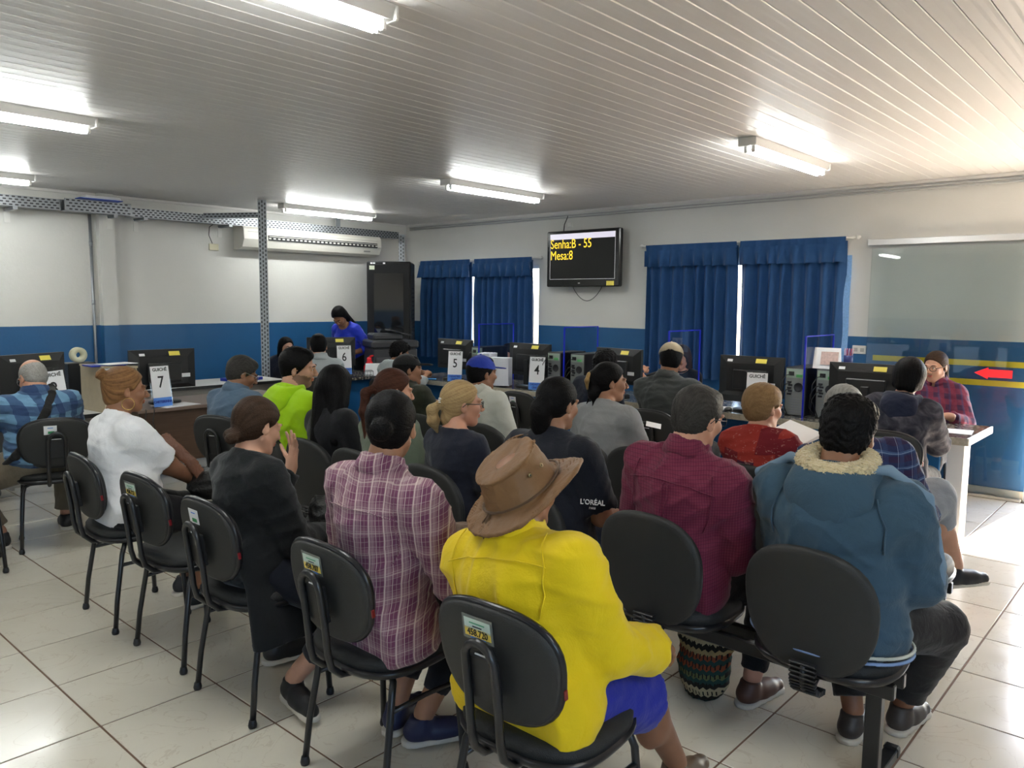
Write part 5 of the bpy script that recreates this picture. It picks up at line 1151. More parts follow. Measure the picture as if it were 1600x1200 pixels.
    inf = dict(t=t, hp=hp, tp=tp, Hm=Hm, T=T_, hs=hs, hc=hc, arms=arms, LG=LG, P=P, nr=nr, s=s, q=q)
    return inf
def cap_hat(pn, m, back=False, snap=True, name='cap'):
    hp, R, hs, q = pn['hp'], pn['Hm'], pn['hs'], pn['q']; d = -1 if back else 1; f = F_()
    f.ell(hp(0, -.012, .042), A3(.094, .112, .096) * hs, R, .0); f.cut(hp(0, 0, .040), R @ A3(0, -.12, -1)); f.ell(hp(0, -.012, .030), A3(.088, .106, .092) * hs, R, .0, 's')
    if back: pass
    f.ell(hp(0, -.118, .045), A3(.032, .03, .018) * hs, R, .004, 's')
    f.ell(hp(0, .135, .046), A3(.070, .070, .006) * hs, R @ rx(-6), .010)
    f.ell(hp(0, -.012, .142), A3(.008, .008, .005) * hs, R, .003)
    o = grow(name, f, .0038 * q, m, pn['t'])
    mb = MB()
    for k in range(6):
        a0 = PI / 6 + k * PI / 3; mb.tube([tuple(hp(math.cos(a0) * .0945 * math.cos(b), -.012 + math.sin(a0) * .1125 * math.cos(b), .042 + .0965 * math.sin(b))) for b in [i * PI / 20 for i in range(1, 11)]], .0011, 4)
    if o: mb.build('seam', m, o)
    return o
DEN = cloth('dark_denim', (0.006, 0.008, 0.015)); BLK = cloth('black_cloth', (0.006, 0.006, 0.008)); KHK = cloth('khaki_cloth', (0.16, 0.13, 0.09)); NAVY = cloth('navy_cloth', (0.010, 0.013, 0.028)); GRYT = cloth('grey_trousers', (0.05, 0.05, 0.055))
S = lambda a: a
pe = {}
# --- man in the yellow jacket
yj = cloth('yellow_drill', (0.78, 0.56, 0.004), 0.7, 0.05)
pe['17'] = person('person in a yellow jacket, blue shorts and brown leather hat, nearest the camera', 1.40, 1.04, 0, .95, yb=0.138, lean=2, th=.83, side=-9.5, sk='brown', b=1.16, sh=1.1, q=.95, head=(2, -2, 6), hair=('bald', 'grey', -.004),
    top=dict(m=yj, ease=.026, sleeve=1.93, fold=.0075, fs=.62, collar='shirt', hem=-.17, skirt=.03, name='jacket', cuff_flare=1), bottom=dict(m=cloth('royal_blue_shorts', (0.012, 0.022, 0.30), 0.7, 0.06), len=.97, ease=.022), shoes=(0.10, 0.06, 0.035), rh=dict(pole=(.25, -.4, -1)), ra=(.18, .33, .60), la=(-.12, .30, .62), feet=((-.20, .38, 0), (.11, .60, 2)))
# hat
hatm = cloth('oiled_leather', (0.19, 0.098, 0.042), 0.5, 0.35, 0.0); p = pe['17']; hp, R, hs = p['hp'], p['Hm'] @ ry(-15) @ rx(24), p['hs'] * 1.12; hb = hp(0, -.008, .026)
hq = lambda a, b_, c: hb + R @ (A3(a, b_, c) * hs)
f = F_(); f.cap(hq(0, -.006, -.02), hq(0, 0, .056), .116 * hs, .098 * hs, .0, sq=(R[:, 0], 1.12)); f.cut(hq(0, -.01, .088), R @ A3(0, -.16, 1)); f.tor(hq(0, -.002, .084), R @ rx(9), .088 * hs, .100 * hs, .003, .004); f.disp(lambda X, Y, Z: 0 * X)
f.ell(hq(0, .010, .110), A3(.034, .075, .034) * hs, R, .018, 's')
for sd in (-1, 1): f.ell(hq(sd * .078, .086, .095), A3(.018, .020, .026) * hs, R, .02, 's')
f.cut(hq(0, 0, -.03), -R[:, 2])
rr = 0
def brim(X, Y, Z):
    px, py, pz = X - hb[0], Y - hb[1], Z - hb[2]; u = px * R[0, 0] + py * R[1, 0] + pz * R[2, 0]; v = px * R[0, 1] + py * R[1, 1] + pz * R[2, 1]; w_ = px * R[0, 2] + py * R[1, 2] + pz * R[2, 2]
    r = np.sqrt(u * u + (v / 1.12) ** 2); a = np.arctan2(v, u); z0 = -.016 + (r - .10) * (.06 * np.cos(a) ** 2 - np.where(v < 0, .36, .25) * np.sin(a) ** 2) + .004 * np.sin(3 * a + 1); edge = .166 + .006 * np.sin(2 * a + 1)
    d = np.maximum(np.abs(w_ - z0) - .0035, np.maximum(r - edge, .078 - r)); return np.minimum(d, np.sqrt((w_ - z0) ** 2 + (r - edge) ** 2) - .0045)
f.p.append(('u', brim, hb - .24, hb + .24, .010)); f.disp(folds(12, .0022, .8))
hat = grow('hat', f, .0042, hatm, p['t'])
mb = MB(); mb.tube([tuple(hq(.1165 * math.cos(a) * .93, .1165 * math.sin(a) * 1.05, -.004 + .003 * math.sin(2 * a))) for a in [2 * PI * i / 40 for i in range(40)]], .0035, 6, closed=True); mb.tube([tuple(hq(*c_)) for c_ in ((-.035, -.112, -.005), (-.045, -.135, -.015), (-.040, -.150, -.045), (-.050, -.165, -.085))], .0028, 5); mb.tube([tuple(hq(*c_)) for c_ in ((-.040, -.112, -.006), (-.060, -.130, -.018), (-.058, -.155, -.050), (-.066, -.160, -.095))], .0028, 5)
mb.build('hat_cord', cloth('hat_cord', (0.11, 0.06, 0.03)), hat)
for a_, zz in ((.25, .010), (-.15, .010)):
    c_ = hq(math.cos(a_ - .3) * .101, math.sin(a_ - .3) * .113, zz + .035); d_ = (c_ - hq(0, 0, zz + .035)); d_ /= np.linalg.norm(d_); mb = MB(); rot = Vector((0, 0, 1)).rotation_difference(Vector(d_)).to_matrix()
    mb.lathe([(.0025, .0), (.006, .0), (.006, .003), (.0025, .003)], c_ + d_ * .001, 12, 0, rot); mb.lathe([(0, .0012), (.003, .0012)], c_ + d_ * .001, 10, 1, rot); mb.build('eyelet', [mat('brass', (0.35, 0.25, 0.12), .4, metal=.8), ink], hat)
# --- front row
pk = plaid('pink_plaid', (0.165, 0.050, 0.105), [('u', .062, .42, .1, (0.40, 0.27, 0.29), .42), ('v', .070, .40, .3, (0.36, 0.22, 0.25), .30), ('u', .062, .05, .05, (0.72, 0.62, 0.55), .85), ('u', .062, .05, .60, (0.62, 0.50, 0.45), .6), ('v', .070, .045, .2, (0.62, 0.50, 0.45), .45), ('u', .0155, .14, .4, (0.60, 0.50, 0.46), .35), ('v', .0175, .13, .4, (0.58, 0.46, 0.44), .3)])
pe['8'] = person('person in a pink and cream plaid shirt with black hair in a coiled bun', 1.42, 1.70, 0, .97, yb=0.148, lean=1, th=.985, sk='tan', b=1.22, fem=True, q=.95, hair=('bun', 'black'), head=(34, 4, 0), sh=1.26,
    top=dict(m=pk, ease=.016, sleeve=1.8, fold=.006, collar='shirt', hem=-.13, skirt=.025), bottom=dict(m=DEN, len=1.78), shoes=(0.015, 0.018, 0.06), feet=((-.16, .20, -20, .02), (-.02, .20, 30, .02)), ra=(.24, .30, .66), la=(-.20, .28, .64))
pe['4'] = person('person in a long black cardigan with brown hair in a low bun, one hand raised', 1.40, 2.49, 0, .93, yb=0.138, lean=3, th=.88, side=-3, sk='light', b=1.08, fem=True, q=1.0, hair=('lowbun', 'brown', .004), head=(4, 16, -4), sh=1.04,
    top=dict(m=cloth('black_knit', (0.007, 0.008, 0.009), 0.9, .3), ease=.020, sleeve=1.92, fold=.005, hem=-.1, long=True, name='cardigan'), bottom=dict(m=DEN, len=1.72), shoes=(0.008, 0.008, 0.009), la=(-.17, .30, .86), lh=dict(dirv=(.06, .12, 1), nrm=(.1, 1, 0), spread=13, curls=[14, 8, 6, 10], thumb=50, pole=(-.1, .3, -1)), ra=(.10, .30, .62), feet=((-.16, .22, 10, .02), (.20, .06, 100, .02)), knees=((-.3, .6, 1.2), (.9, .8, .6)))
pe['2'] = person('person in a white T-shirt with streaked hair pinned up and a hoop earring', 1.40, 3.66, 0, .93, yb=0.138, lean=0, th=.96, side=-3, sk='brown', b=1.42, fem=True, q=1.0, hair=('topbun', 'streak', .002), head=(-8, 6, 0), sh=1.08, bust=1.25,
    top=dict(m=cloth('white_jersey', (0.80, 0.80, 0.82), 0.85, .03), ease=.014, sleeve=.86, fold=.004, collar='crew', hem=-.10), bottom=dict(m=BLK, len=1.6), shoes=(0.012, 0.014, 0.02), ra=(.04, .36, .62), la=(-.05, .37, .63), rh=dict(dirv=(-.5, .8, -.2)), lh=dict(dirv=(.5, .8, -.3)), feet=((-.10, .34, 0), (.12, .30, 0)))
# --- second row
hb_ = cloth('blue_grey_fleece', (0.042, 0.084, 0.125), 0.9, .06)
pe['24'] = person('person in a slate-blue hooded jacket with cream fleece lining, dark curly hair', 2.45, .62, 0, .98, yb=0.168, lean=2, th=.945, sk='brown', b=1.28, sh=1.12, q=.95, hair=('fade', 'black', .003), head=(8, 8, 3),
    top=dict(m=hb_, ease=.032, sleeve=1.95, fold=.007, fs=.7, collar='fleece', hem=-.10, skirt=.005, name='jacket'), bottom=dict(m=cloth('charcoal_trousers', (0.018, 0.016, 0.016)), len=1.88, ease=.022), shoes=(0.05, 0.04, 0.035), feet=((.0, .28, 0), (.12, .46, 10)), knees=((-.4, .6, 1.2), (.75, .5, 1.1)), ra=(.16, .33, .62), la=(-.10, .32, .62))
f = F_(); p = pe['24']; tp = p['tp']
for w_, nm, m in ((-.060, 'waistband_stripe', mat('pale_stripe', (0.50, 0.53, 0.48), .9)), (-.078, 'waistband_stripe', mat('light_blue_stripe', (0.20, 0.30, 0.52), .9))):
    f = F_(); f.tor(tp(0, -.01, w_), p['T'], .257, .197, (.006, .0065), .0); grow(nm, f, .006, m, p['t'])
for sd in (-1, 1):
    S_, E_, W_, _ = p['arms'][(sd + 1) // 2]; out = A3(sd * 1.0, -.15, .55); out /= np.linalg.norm(out); pts = [tp(sd * .11, -.055, .515), tp(sd * .16, -.03, .520), S_ + out * .088, S_ * .6 + E_ * .4 + out * .088, S_ * .2 + E_ * .8 + A3(sd, -.2, .3) * .078, E_ + A3(sd, -.3, .2) * .07]
    f = F_()
    for a_, c_ in zip(pts[:-1], pts[1:]): f.cap(a_, c_, .016, .016, .01)
    grow('sleeve_stripe', f, .007, mat('pale_blue_panel', (0.16, 0.24, 0.33), .9), p['t'])
wine = plaid('wine_check', (0.135, 0.014, 0.040), [('u', .011, .16, 0, (0.22, 0.06, 0.09), .5), ('v', .011, .16, 0, (0.05, 0.006, 0.02), .55)])
pe['22'] = person('person in a wine-red checked shirt with short dark greying hair and black glasses', 2.41, 1.20, 0, .97, yb=0.128, lean=3, th=.96, side=4.7, sk='pink', b=1.22, sh=1.08, q=.95, hair=('short', 'salt', .001), head=(-14, 6, 0), glasses='black',
    top=dict(m=wine, ease=.018, sleeve=1.93, fold=.006, collar='shirt', hem=-.12, skirt=.01), bottom=dict(m=BLK, len=1.9), shoes=(0.10, 0.045, 0.03), feet=((-.10, .38, 0), (.20, .30, 12)))
bt = cloth('black_jersey', (0.006, 0.007, 0.013), 0.85, .2)
pe['18'] = person('person in a black T-shirt with white sleeve lettering, dark hair pulled into a ponytail', 2.41, 1.80, 0, .95, yb=0.128, lean=3, th=.96, side=-1.6, sk='tan', b=1.30, fem=True, sh=1.16, q=1.0, hair=('pull', 'black', .003), head=(-4, 5, 0), bust=1.1,
    top=dict(m=bt, ease=.020, sleeve=.86, fold=.005, collar='crew', hem=-.09), bottom=dict(m=cloth('blue_jeans', (0.014, 0.035, 0.10)), len=1.9), ra=(.14, .30, .64), shoes=(0.01, 0.01, 0.01))
pe['16'] = person('person with a blonde ponytail held by a white flower clip, glasses and navy top', 2.41, 2.38, 0, .90, yb=0.128, lean=1, th=.93, sk='pink', b=.95, fem=True, q=1.0, hair=('tail', 'blonde'), head=(-28, 2, 0), glasses='black',
    top=dict(m=cloth('navy_jersey', (0.012, 0.014, 0.026)), ease=.010, sleeve=.8, fold=.004, neck=.105, hem=-.07), bottom=dict(m=DEN, len=1.9), shoes=(0.02, 0.02, 0.02))
p = pe['16']; fl = MB(); c_ = p['hp'](.012, -.122, .022)
for k in range(5):
    a = 2 * PI * k / 5; fl.lathe([(0, .003), (.006, .003), (.0075, 0), (0, -.002)], p['hp'](.018 + .010 * math.cos(a) * .4, -.128 - .011 * math.cos(a) * .5, .022 + .011 * math.sin(a)), 10, 0)
fl.build('flower_clip', mat('white_glossy', (0.8, 0.8, 0.78), .25), p['t'])
pe['7'] = person('person with a reddish-brown ponytail and a sage-green sweatshirt', 2.40, 2.84, 0, .90, yb=0.118, lean=1, th=.97, side=-3, sk='pink', b=1.0, fem=True, q=1.2, hair=('tail', 'red', .002), head=(-24, 10, 0),
    top=dict(m=cloth('sage_fleece', (0.135, 0.165, 0.115), .9, .08), ease=.022, sleeve=1.9, fold=.005, fs=.8, collar='crew'), bottom=dict(m=DEN), shoes=(0.02, 0.02, 0.02))
pe['6'] = person('person with long straight black hair over a black top, leaning towards the lime hoodie', 2.40, 3.34, 0, .92, yb=0.118, lean=2, th=.91, side=-5, sk='tan', b=1.0, fem=True, q=1.2, hair=('long', 'black', .014, .34, 1.35), head=(24, 8, 0), top=dict(m=BLK, ease=.016, sleeve=1.9, collar='crew'), bottom=dict(m=BLK), shoes=(0.02, 0.02, 0.02))
lime = cloth('lime_fleece', (0.36, 0.62, 0.006), .85, .05)
pe['5'] = person('person in a lime-green hoodie with short black hair and stubble, turned in profile', 2.40, 3.78, 0, .97, yb=0.118, lean=3, th=.99, sk='light', b=1.08, sh=1.03, q=1.1, hair=('short', 'black', .003), head=(-42, 6, 8), beard=True, top=dict(m=lime, ease=.024, sleeve=1.9, fold=.005, fs=.8, collar='hood', name='hoodie'), bottom=dict(m=DEN), shoes=(0.5, 0.5, 0.5))
dn = cloth('washed_denim', (0.085, 0.135, 0.20), .85, .22)
pe['3'] = person('person in a faded denim shirt with thick grey-black hair and glasses at the brown desk', 2.44, 4.52, 12, .94, lean=6, th=.88, sk='brown', b=1.12, q=1.2, hair=('short', 'salt', .003), head=(-25, 18, 0), glasses='metal', top=dict(m=dn, ease=.020, sleeve=1.93, fold=.005, collar='shirt'), bottom=dict(m=GRYT), shoes=(0.02, 0.02, 0.02))
bc = plaid('blue_buffalo_check', (0.055, 0.115, 0.215), [('u', .110, .5, .2, (0.15, 0.29, 0.43), .8), ('v', .110, .5, .1, (0.014, 0.030, 0.095), .72), ('u', .110, .5, .7, (0.02, 0.045, 0.12), .35)])
pe['1'] = person('person in a blue buffalo-check shirt with bald crown and black bag strap across the back', 1.52, 5.20, 80, .93, lean=10, th=.88, side=-2, sk='pink', b=1.30, sh=1.12, q=1.1, hair=('bald', 'grey'), head=(20, 18, 0), glasses='metal', top=dict(m=bc, ease=.020, sleeve=1.9, fold=.006, collar='shirt'),
    bottom=dict(m=KHK, len=1.92, ease=.03), shoes=(0.015, 0.015, 0.015), la=(-.36, .34, .80), ra=(.10, .36, .78), feet=((-.24, .10, -15), (.16, .36, 0)), knees=((-1, .5, .8), (.3, .6, 1.2)))
p = pe['1']; tp = p['tp']; f = F_(); pts = [tp(.085, .09, .50), tp(.095, .0, .525), tp(.085, -.085, .475), tp(.03, -.158, .34), tp(-.07, -.175, .18), tp(-.17, -.145, .05), tp(-.23, .0, -.02)]
for a_, c_ in zip(pts[:-1], pts[1:]): f.cap(a_, c_, .026, .026, .01, sq=(p['T'][:, 1], 2.6))
grow('bag_strap', f, .007, cloth('black_webbing', (0.012, 0.011, 0.011)), p['t'])
# --- third row
pe['19'] = person('person in a grey T-shirt with black hair held up by a tan claw clip', 3.46, 2.25, 0, .93, yb=0.118, lean=2, th=.96, side=-2, sk='tan', b=1.28, fem=True, q=1.25, hair=('claw', 'black', .002), head=(-38, 2, 0), bust=1.15, sh=1.05, top=dict(m=cloth('grey_melange', (0.27, 0.275, 0.28), .9, .06), ease=.012, sleeve=.85, fold=.005, collar='crew'), bottom=dict(m=NAVY), ra=(.10, .34, .68), shoes=(0.02, 0.02, 0.02))
p = pe['19']; hp = p['hp']; f = F_(); f.cap(hp(.030, -.150, .055), hp(.045, -.165, .010), .010, .013, .01); f.cap(hp(.045, -.165, .010), hp(.030, -.155, -.045), .013, .006, .01); grow('claw_clip', f, .005, mat('horn_plastic', (0.33, 0.20, 0.07), .3, noise=.4, nscale=40), p['t'])
pw = mat('patchwork_cloth', (0.25, 0.02, 0.02), .85, spec=.2); g = G(pw); v, x, y, z = g.obj()
cu_ = g.math('FLOOR', g.math('MULTIPLY', g.math('ADD', x, .5), 11.5)); cv_ = g.math('FLOOR', g.math('MULTIPLY', g.math('ADD', g.math('SUBTRACT', z, g.math('MULTIPLY', y, .3)), g.math('MULTIPLY', g.math('MODULO', cu_, 2.0), .035)), 10.0))
cb_ = g.t.nodes.new('ShaderNodeCombineXYZ'); g.t.links.new(cu_, cb_.inputs[0]); g.t.links.new(cv_, cb_.inputs[1]); wn_ = g.t.nodes.new('ShaderNodeTexWhiteNoise'); g.t.links.new(cb_.outputs[0], wn_.inputs['Vector'])
cr = g.t.nodes.new('ShaderNodeValToRGB'); cr.color_ramp.interpolation = 'CONSTANT'; E_ = cr.color_ramp.elements; E_[0].position = 0; E_[0].color = (0.30, 0.030, 0.022, 1); E_[1].position = .36; E_[1].color = (0.16, 0.012, 0.018, 1)
for ps, c_ in ((.58, (0.060, 0.012, 0.030)), (.72, (0.38, 0.055, 0.035)), (.90, (0.52, 0.26, 0.20))): e_ = E_.new(ps); e_.color = (*c_, 1)
g.t.links.new(wn_.outputs['Value'], cr.inputs[0]); g.color(g.mix(g.math('MULTIPLY', g.math('GREATER_THAN', g.noise(v, 34, 3, 2), .64), .35), cr.outputs[0], (0.55, 0.33, 0.28))); g.bump(g.noise(v, 20, 3), .4, .01)
pe['23'] = person('person in a red patchwork blouse with short honey-blonde hair, holding papers', 3.46, 1.34, 0, .90, yb=0.118, lean=2, th=.90, side=-2, sk='pink', b=1.12, fem=True, q=1.2, hair=('short', 'honey', .010), head=(-22, 6, 0), top=dict(m=pw, ease=.022, sleeve=1.7, fold=.005, collar='crew'), bottom=dict(m=NAVY), ra=(.10, .34, .80), la=(-.08, .34, .80), shoes=(0.02, 0.02, 0.02))
np_ = plaid('navy_plaid', (0.018, 0.026, 0.085), [('v', .062, .40, .1, (0.035, 0.012, 0.045), .7), ('v', .062, .18, .60, (0.06, 0.11, 0.22), .7), ('u', .072, .30, .2, (0.03, 0.06, 0.15), .5), ('u', .072, .022, .3, (0.42, 0.52, 0.68), .6), ('v', .062, .024, .55, (0.42, 0.52, 0.68), .5)])
pe['25'] = person('person in a navy plaid shirt with grey hair, mostly hidden behind the curly dark head', 3.46, .86, 0, .98, yb=0.118, lean=5, th=.80, hoff=(0, .0, .05), side=-12, sk='light', b=1.2, sh=1.16, q=1.2, hair=('short', 'grey', .002), head=(10, 8, 0), top=dict(m=np_, ease=.020, sleeve=1.9, fold=.006, collar='shirt'), bottom=dict(m=cloth('pale_shorts', (0.27, 0.29, 0.32)), len=1.42, ease=.02), shoes=(0.012, 0.012, 0.014), ra=(.20, .30, .62), feet=((-.14, .40, 0), (.28, .52, 35, .24)))
pe['15'] = person('person in a cream polo shirt wearing a royal blue cap', 3.46, 3.16, 0, .93, yb=0.118, lean=0, th=.94, side=-10, sk='brown', b=1.0, sh=.96, q=1.25, hair=('short', 'black'), head=(-12, 4, 8), top=dict(m=cloth('cream_pique', (0.55, 0.56, 0.50), .85, .06), ease=.016, sleeve=.9, fold=.004, collar='shirt'), bottom=dict(m=GRYT), shoes=(0.02, 0.02, 0.02))
cap_hat(pe['15'], cloth('royal_blue_cotton', (0.015, 0.04, 0.33), .8, .06))
pe['9'] = person('person in a dark olive jacket and black cap, hands raised in front', 3.46, 3.90, 0, .93, yb=0.118, lean=1, th=.89, side=-10, sk='brown', b=1.0, q=1.3, hair=('short', 'black'), head=(-28, 2, 0), top=dict(m=cloth('olive_cotton', (0.026, 0.030, 0.018)), ease=.020, sleeve=1.85, collar='shirt', name='jacket'), bottom=dict(m=GRYT), ra=(-.02, .34, .80), la=(-.16, .36, .80), rh=dict(dirv=(-.5, .5, .3), curl=25), lh=dict(dirv=(.3, .6, .3), curl=25), shoes=(0.02, 0.02, 0.02))
cap_hat(pe['9'], cloth('black_cotton', (0.012, 0.012, 0.013), .8))
# --- at the counter
acid = mat('acid_wash', (0.02, 0.02, 0.03), .85, spec=.2); g = G(acid); v, x, y, z = g.obj()
fz = g.math('POWER', g.noise(v, 9, 8, 1.8), 3.2); g.color(g.mix(g.math('MULTIPLY', fz, 1.1), (0.010, 0.012, 0.024), (0.34, 0.31, 0.34))); g.bump(g.noise(v, 12, 4, .8), .5, .012)
pe['26'] = person('person in a dark acid-washed hoodie with black chin-length hair at the counter', 4.93, 1.16, 4, .95, lean=6, th=.96, side=5, sk='light', b=1.12, fem=True, q=1.3, hair=('bob', 'black', .014), head=(6, 14, 0), sh=1.05, top=dict(m=acid, ease=.030, sleeve=1.9, fold=.007, fs=.8, collar='hood', m2=cloth('navy_fleece', (0.014, 0.018, 0.042)), name='hoodie', hem=-.1), bottom=dict(m=BLK), ra=(.12, .42, .80), la=(-.10, .42, .80), shoes=(0.01, 0.01, 0.01))
pe['20'] = person('person in a dark grey jacket and khaki cap sitting at the counter with back turned', 4.73, 2.62, 0, .97, lean=6, th=.99, side=-3, sk='brown', b=1.15, sh=1.15, q=1.35, hair=('short', 'black'), head=(26, 6, 0), top=dict(m=cloth('charcoal_cotton', (0.055, 0.060, 0.058), .9, .1), ease=.024, sleeve=1.9, fold=.006, collar='shirt', name='jacket'), bottom=dict(m=GRYT), la=(-.16, .42, .80), ra=(.14, .42, .80), shoes=(0.01, 0.01, 0.01))
cap_hat(pe['20'], cloth('khaki_cotton', (0.34, 0.28, 0.19), .85, .06))
pe['28'] = person('person with dark hair at the counter, mostly hidden behind the grey T-shirt head', 4.75, 3.30, 0, .93, lean=4, th=.92, side=8, sk='brown', q=1.5, hair=('curly', 'black', .008), top=dict(m=NAVY, ease=.02, collar='crew'), bottom=dict(m=GRYT), shoes=(0.01, 0.01, 0.01))
pe['10'] = person('person in a pale grey hooded top with dark curly hair, writing at the counter', 4.78, 5.74, 5, .93, lean=10, th=.86, side=0, sk='tan', q=1.5, hair=('curly', 'black', .010), head=(-30, 16, 0), fem=True, top=dict(m=cloth('pale_grey_fleece', (0.33, 0.37, 0.38), .9, .08), ease=.026, sleeve=1.9, fold=.006, collar='hood', name='hoodie'), bottom=dict(m=GRYT), ra=(.02, .48, .82), la=(-.12, .46, .82), rh=dict(dirv=(-.3, .8, .2), curl=50), shoes=(0.01, 0.01, 0.01))
pe['11'] = person('person in a light grey shirt with short black hair at window 6, back turned', 4.27, 6.20, 62, .96, lean=2, th=.92, side=0, sk='light', b=1.1, q=1.5, hair=('short', 'black', .001), head=(-6, 4, 0), top=dict(m=cloth('light_grey_cotton', (0.33, 0.36, 0.37), .85, .05), ease=.016, sleeve=1.9, collar='shirt'), bottom=dict(m=DEN), shoes=(0.01, 0.01, 0.01))
pe['12'] = person('smiling person with long black hair sitting behind window 6', 4.80, 7.62, 238, .92, lean=4, th=.82, sk='light', q=1.5, fem=True, hair=('long', 'black', .002, .34), head=(28, 2, 0), top=dict(m=NAVY, ease=.014, sleeve=.9, collar='crew'), bottom=dict(m=BLK), shoes=(0.01, 0.01, 0.01))
pe['13'] = person('standing person in a royal blue blouse with long black hair, looking down', 5.72, 7.56, 195, .95, lean=27, th=.94, sk='brown', q=1.5, fem=True, standing=True, hair=('long', 'black', .006, .30), head=(10, 22, 0), top=dict(m=cloth('royal_blue_silk', (0.012, 0.035, 0.50), .5), ease=.014, sleeve=1.5, collar=None), bottom=dict(m=BLK), shoes=(0.01, 0.01, 0.01), ra=(.18, .26, .95), la=(-.16, .26, .95))
pe['14'] = person('person with black hair whose forehead shows over the paper stack', 6.42, 5.60, 190, .90, lean=4, th=.76, side=3, sk='light', q=1.5, fem=True, hair=('long', 'black', .003, .28), head=(0, 14, 0), top=dict(m=NAVY, ease=.014, collar='crew'), bottom=dict(m=BLK), shoes=(0.01, 0.01, 0.01))
pe['21'] = person('person with long brown hair behind the counter, raising a forearm beside the khaki cap', 6.42, 3.48, 184, .92, lean=4, th=.88, side=-4, sk='pink', q=1.4, fem=True, hair=('long', 'brown', .004, .26), head=(0, 10, 0), top=dict(m=BLK, ease=.014, sleeve=.9, collar='crew'), bottom=dict(m=BLK), ra=(.24, .42, .98), rh=dict(dirv=(-.9, .1, .1), nrm=(.1, .3, 1), curl=45, pole=(.6, .2, -1)), shoes=(0.01, 0.01, 0.01))
vp = plaid('violet_check', (0.055, 0.020, 0.055), [('u', .085, .5, .1, (0.19, 0.022, 0.045), .7), ('v', .085, .5, .3, (0.22, 0.03, 0.06), .55), ('u', .085, .2, .7, (0.06, 0.05, 0.12), .6)])
pe['27'] = person('person with glasses, tied-back hair and a violet checked shirt, facing the camera behind the counter', 6.38, 1.27, 172, .96, lean=3, th=.92, sk='light', b=1.08, q=1.1, fem=True, hair=('tail', 'brown', -.002), head=(-4, 6, 0), glasses='dark', top=dict(m=vp, ease=.018, sleeve=1.8, fold=.005, collar='shirt'), bottom=dict(m=BLK), ra=(.10, .44, .82), la=(-.22, .36, .80), lh=dict(dirv=(.8, .4, -.1)), shoes=(0.01, 0.01, 0.01))
# ------------------------------------------------------------------ bags, papers and small worn things
def ring_pts(c, r, R, n=20, a0=0, a1=2 * PI): return [tuple(c + R @ A3(r * math.cos(a0 + (a1 - a0) * i / n), 0, r * math.sin(a0 + (a1 - a0) * i / n))) for i in range(n)]
p = pe['2']; MB().tube(ring_pts(p['hp'](.090, -.004, -.070), .028, p['Hm'] @ rz(70)), 0.0020, 5, closed=True).build('hoop_earring', mat('gold', (0.7, 0.45, 0.15), .25, metal=1), p['t'])
def soft_bag(name, label, loc, h, size, m, seed=1, cat='bag'):
    t = thing(name, label, cat, loc, h); f = F_(); a, b_, c = size
    f.ell((0, 0, c * .42), (a, b_, c * .52), None, .0); f.cap((-a * .6, 0, c * .75), (a * .6, 0, c * .75), b_ * .55, b_ * .55, .03); f.disp(folds(seed, .006, 1.6)); f.cut((0, 0, .003), (0, 0, -1), 0)
    grow('bag_body', f, .008, m, t); return t
lt = mat('brown_leather', (0.16, 0.060, 0.028), 0.45, noise=.3, nscale=20, bump=.4, bscale=80)
t = soft_bag('handbag', 'black handbag with a wide brown leather strap on the lap of the white T-shirt person', (1.76, 3.56, .555), 0, (.12, .08, .15), mat('black_leather', (0.010, 0.010, 0.010), .4, bump=.4, bscale=90), 4)
f = F_(); P_ = [A3(.06, .0, .06), A3(.035, -.03, .12), A3(.01, -.07, .19), A3(-.03, -.12, .26), A3(-.07, -.16, .32)]
for a_, c_ in zip(P_[:-1], P_[1:]): f.cap(a_, c_, .030, .030, .01, sq=((1, -.3, 0), 5))
grow('strap', f, .006, lt, t)
t = soft_bag('handbag', 'brown leather handbag on the lap of the pink plaid shirt person', (1.72, 1.60, .565), 10, (.14, .09, .26), mat('tan_leather', (0.13, 0.070, 0.038), .5, noise=.3, bump=.5, bscale=60), 6)
MB().tube([(.10, .02, .20), (.12, -.02, .13), (.13, -.03, .08)], .004, 5).build('key_ring', chrome, t)
t = soft_bag('handbag', 'black handbag with a gold clasp on the lap of the black cardigan person', (1.76, 2.42, .555), 10, (.15, .09, .20), mat('black_leather', (0.010, 0.010, 0.010), .4, bump=.4, bscale=90), 8)
MB().tube([(.10, -.085, .14), (.13, -.07, .17), (.15, -.05, .13), (.12, -.08, .115)], .004, 5, closed=True).build('clasp', mat('gold', (0.7, 0.45, 0.15), .25, metal=1), t)
et = mat('woven_pattern', (0.1, 0.07, 0.04), .8, spec=.2); g = G(et); v, x, y, z = g.obj()
zz = g.math('ADD', z, g.math('MULTIPLY', g.math('PINGPONG', g.math('ADD', x, 1.0), .012), .9)); rowi = g.math('FLOOR', g.math('MULTIPLY', zz, 52.0)); wn_ = g.t.nodes.new('ShaderNodeTexWhiteNoise'); wn_.noise_dimensions = '1D'; g.t.links.new(rowi, wn_.inputs['W'])
cr = g.t.nodes.new('ShaderNodeValToRGB'); cr.color_ramp.interpolation = 'CONSTANT'; E_ = cr.color_ramp.elements; E_[0].color = (0.02, 0.016, 0.012, 1); E_[1].position = .28; E_[1].color = (0.30, 0.22, 0.10, 1)
for ps, c_ in ((.45, (0.02, 0.05, 0.045)), (.62, (0.20, 0.05, 0.02)), (.76, (0.38, 0.32, 0.20)), (.90, (0.10, 0.12, 0.05))): e_ = E_.new(ps); e_.color = (*c_, 1)
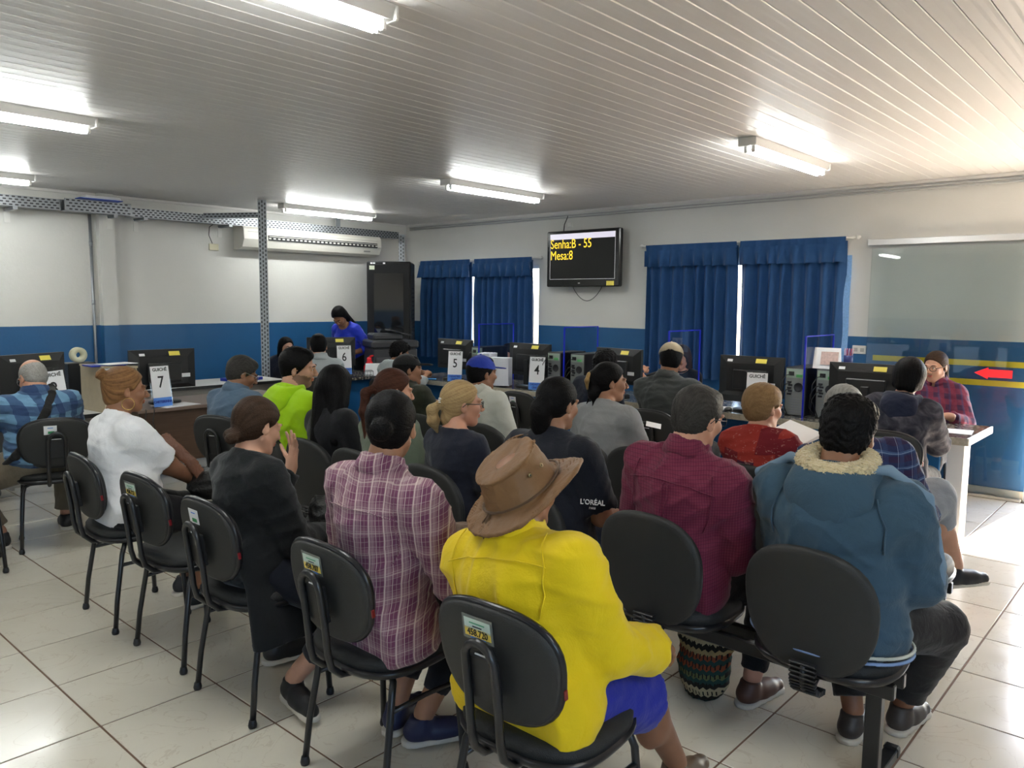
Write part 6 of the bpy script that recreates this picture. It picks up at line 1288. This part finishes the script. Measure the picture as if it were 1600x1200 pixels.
g.t.links.new(wn_.outputs['Value'], cr.inputs[0]); g.color(g.mix(g.math('MULTIPLY', g.stripe(x, .014, .3), g.stripe(z, .038, .5)), cr.outputs[0], (0.015, 0.012, 0.010))); g.bump(g.noise(v, 60, 3), .3, .01)
t = soft_bag('tote_bag', 'patterned woven tote bag on the floor between the brown boots', (2.64, 1.17, .0), 5, (.105, .10, .33), et, 11)
MB().tube([(-.06, .0, .27), (-.05, .02, .36), (.0, .03, .39), (.05, .02, .36), (.06, .0, .27)], .008, 6).build('handle', et, t)
def held(loc, w_, h_, rot, lab, n=3):
    t = thing('paper_sheets', lab, 'paper', loc, 0); t.rotation_euler = rot
    for k in range(n): bx('sheet', (0.006 * k, .004 * k, .003 * k), (w_, h_, .0015), white_paper, t, rot=Matrix.Rotation(.06 * k, 3, 'Z'))
held((3.95, 1.37, .885), .16, .22, (.25, -.30, -.5), 'white sheets held by the person in the red patchwork blouse'); held((3.88, 2.20, .85), .06, .09, (.2, -.35, .5), 'small white paper held by the person in the grey T-shirt', 1)
p = pe['18']; S_, E2, W_, _ = p['arms'][1]; c_ = S_ * .30 + E2 * .70 + A3(.035, -.072, .0)
text('sleeve_print', 'L’ORÉAL', .030, mat('white_ink', (0.75, 0.75, 0.75), .6), p['t'], tuple(c_), (PI / 2, 0, math.radians(25)), sx=.9, depth=.004); text('sleeve_print', 'PARIS', .011, MC['white_ink'], p['t'], tuple(c_ + A3(0, 0, -.024)), (PI / 2, 0, math.radians(25)), depth=.004)
# seams pressed onto the backs of the nearest garments
def back_seam(p, pts, r=.0020, name='seam'):
    g_ = [c for c in p['t'].children if c.name.split('.')[0] in ('shirt', 'jacket', 'hoodie')][0]; n = len(g_.data.vertices); co = np.empty(n * 3, np.float32); g_.data.vertices.foreach_get('co', co); co = co.reshape(-1, 3)
    L = (co - p['P']) @ p['T'] / p['s']; out = []
    for (u0, w0), (u1, w1) in zip(pts[:-1], pts[1:]):
        for k in range(12):
            u = u0 + (u1 - u0) * k / 12; w_ = w0 + (w1 - w0) * k / 12; d2 = (L[:, 0] - u) ** 2 + (L[:, 2] - w_) ** 2; m_ = (d2 < .013 ** 2) & (L[:, 1] < .0)
            if m_.any(): i_ = np.nonzero(m_)[0]; j = i_[np.argmin(L[i_, 1])]; v_ = A3(u, L[j, 1], w_); out.append(v_)
    if len(out) < 4: return
    out = np.array(out); sm = out.copy()
    for _ in range(2): sm[1:-1, 1] = (sm[:-2, 1] + sm[1:-1, 1] * 2 + sm[2:, 1]) / 4
    MB().tube([tuple(p['P'] + p['T'] @ (v_ * p['s'])) for v_ in sm], r, 5).build(name, g_.data.materials[0], g_)
for k_, w_ in (('17', .375), ('8', .385), ('22', .385)):
    back_seam(pe[k_], [(-.185, w_ - .02), (-.09, w_), (0, w_ + .004), (.09, w_), (.185, w_ - .02)])
for sd in (-1, 1):
    for k_ in ('17', '8', '22'): back_seam(pe[k_], [(sd * .155, .44), (sd * .172, .36), (sd * .165, .28), (sd * .15, .22)])
back_seam(pe['22'], [(-.012, .38), (-.010, .30), (-.006, .20)], .003); back_seam(pe['22'], [(.012, .38), (.010, .30), (.006, .20)], .003)
for sd in (-1, 1): back_seam(pe['24'], [(sd * .15, .43), (sd * .185, .34), (sd * .18, .25)], .003)
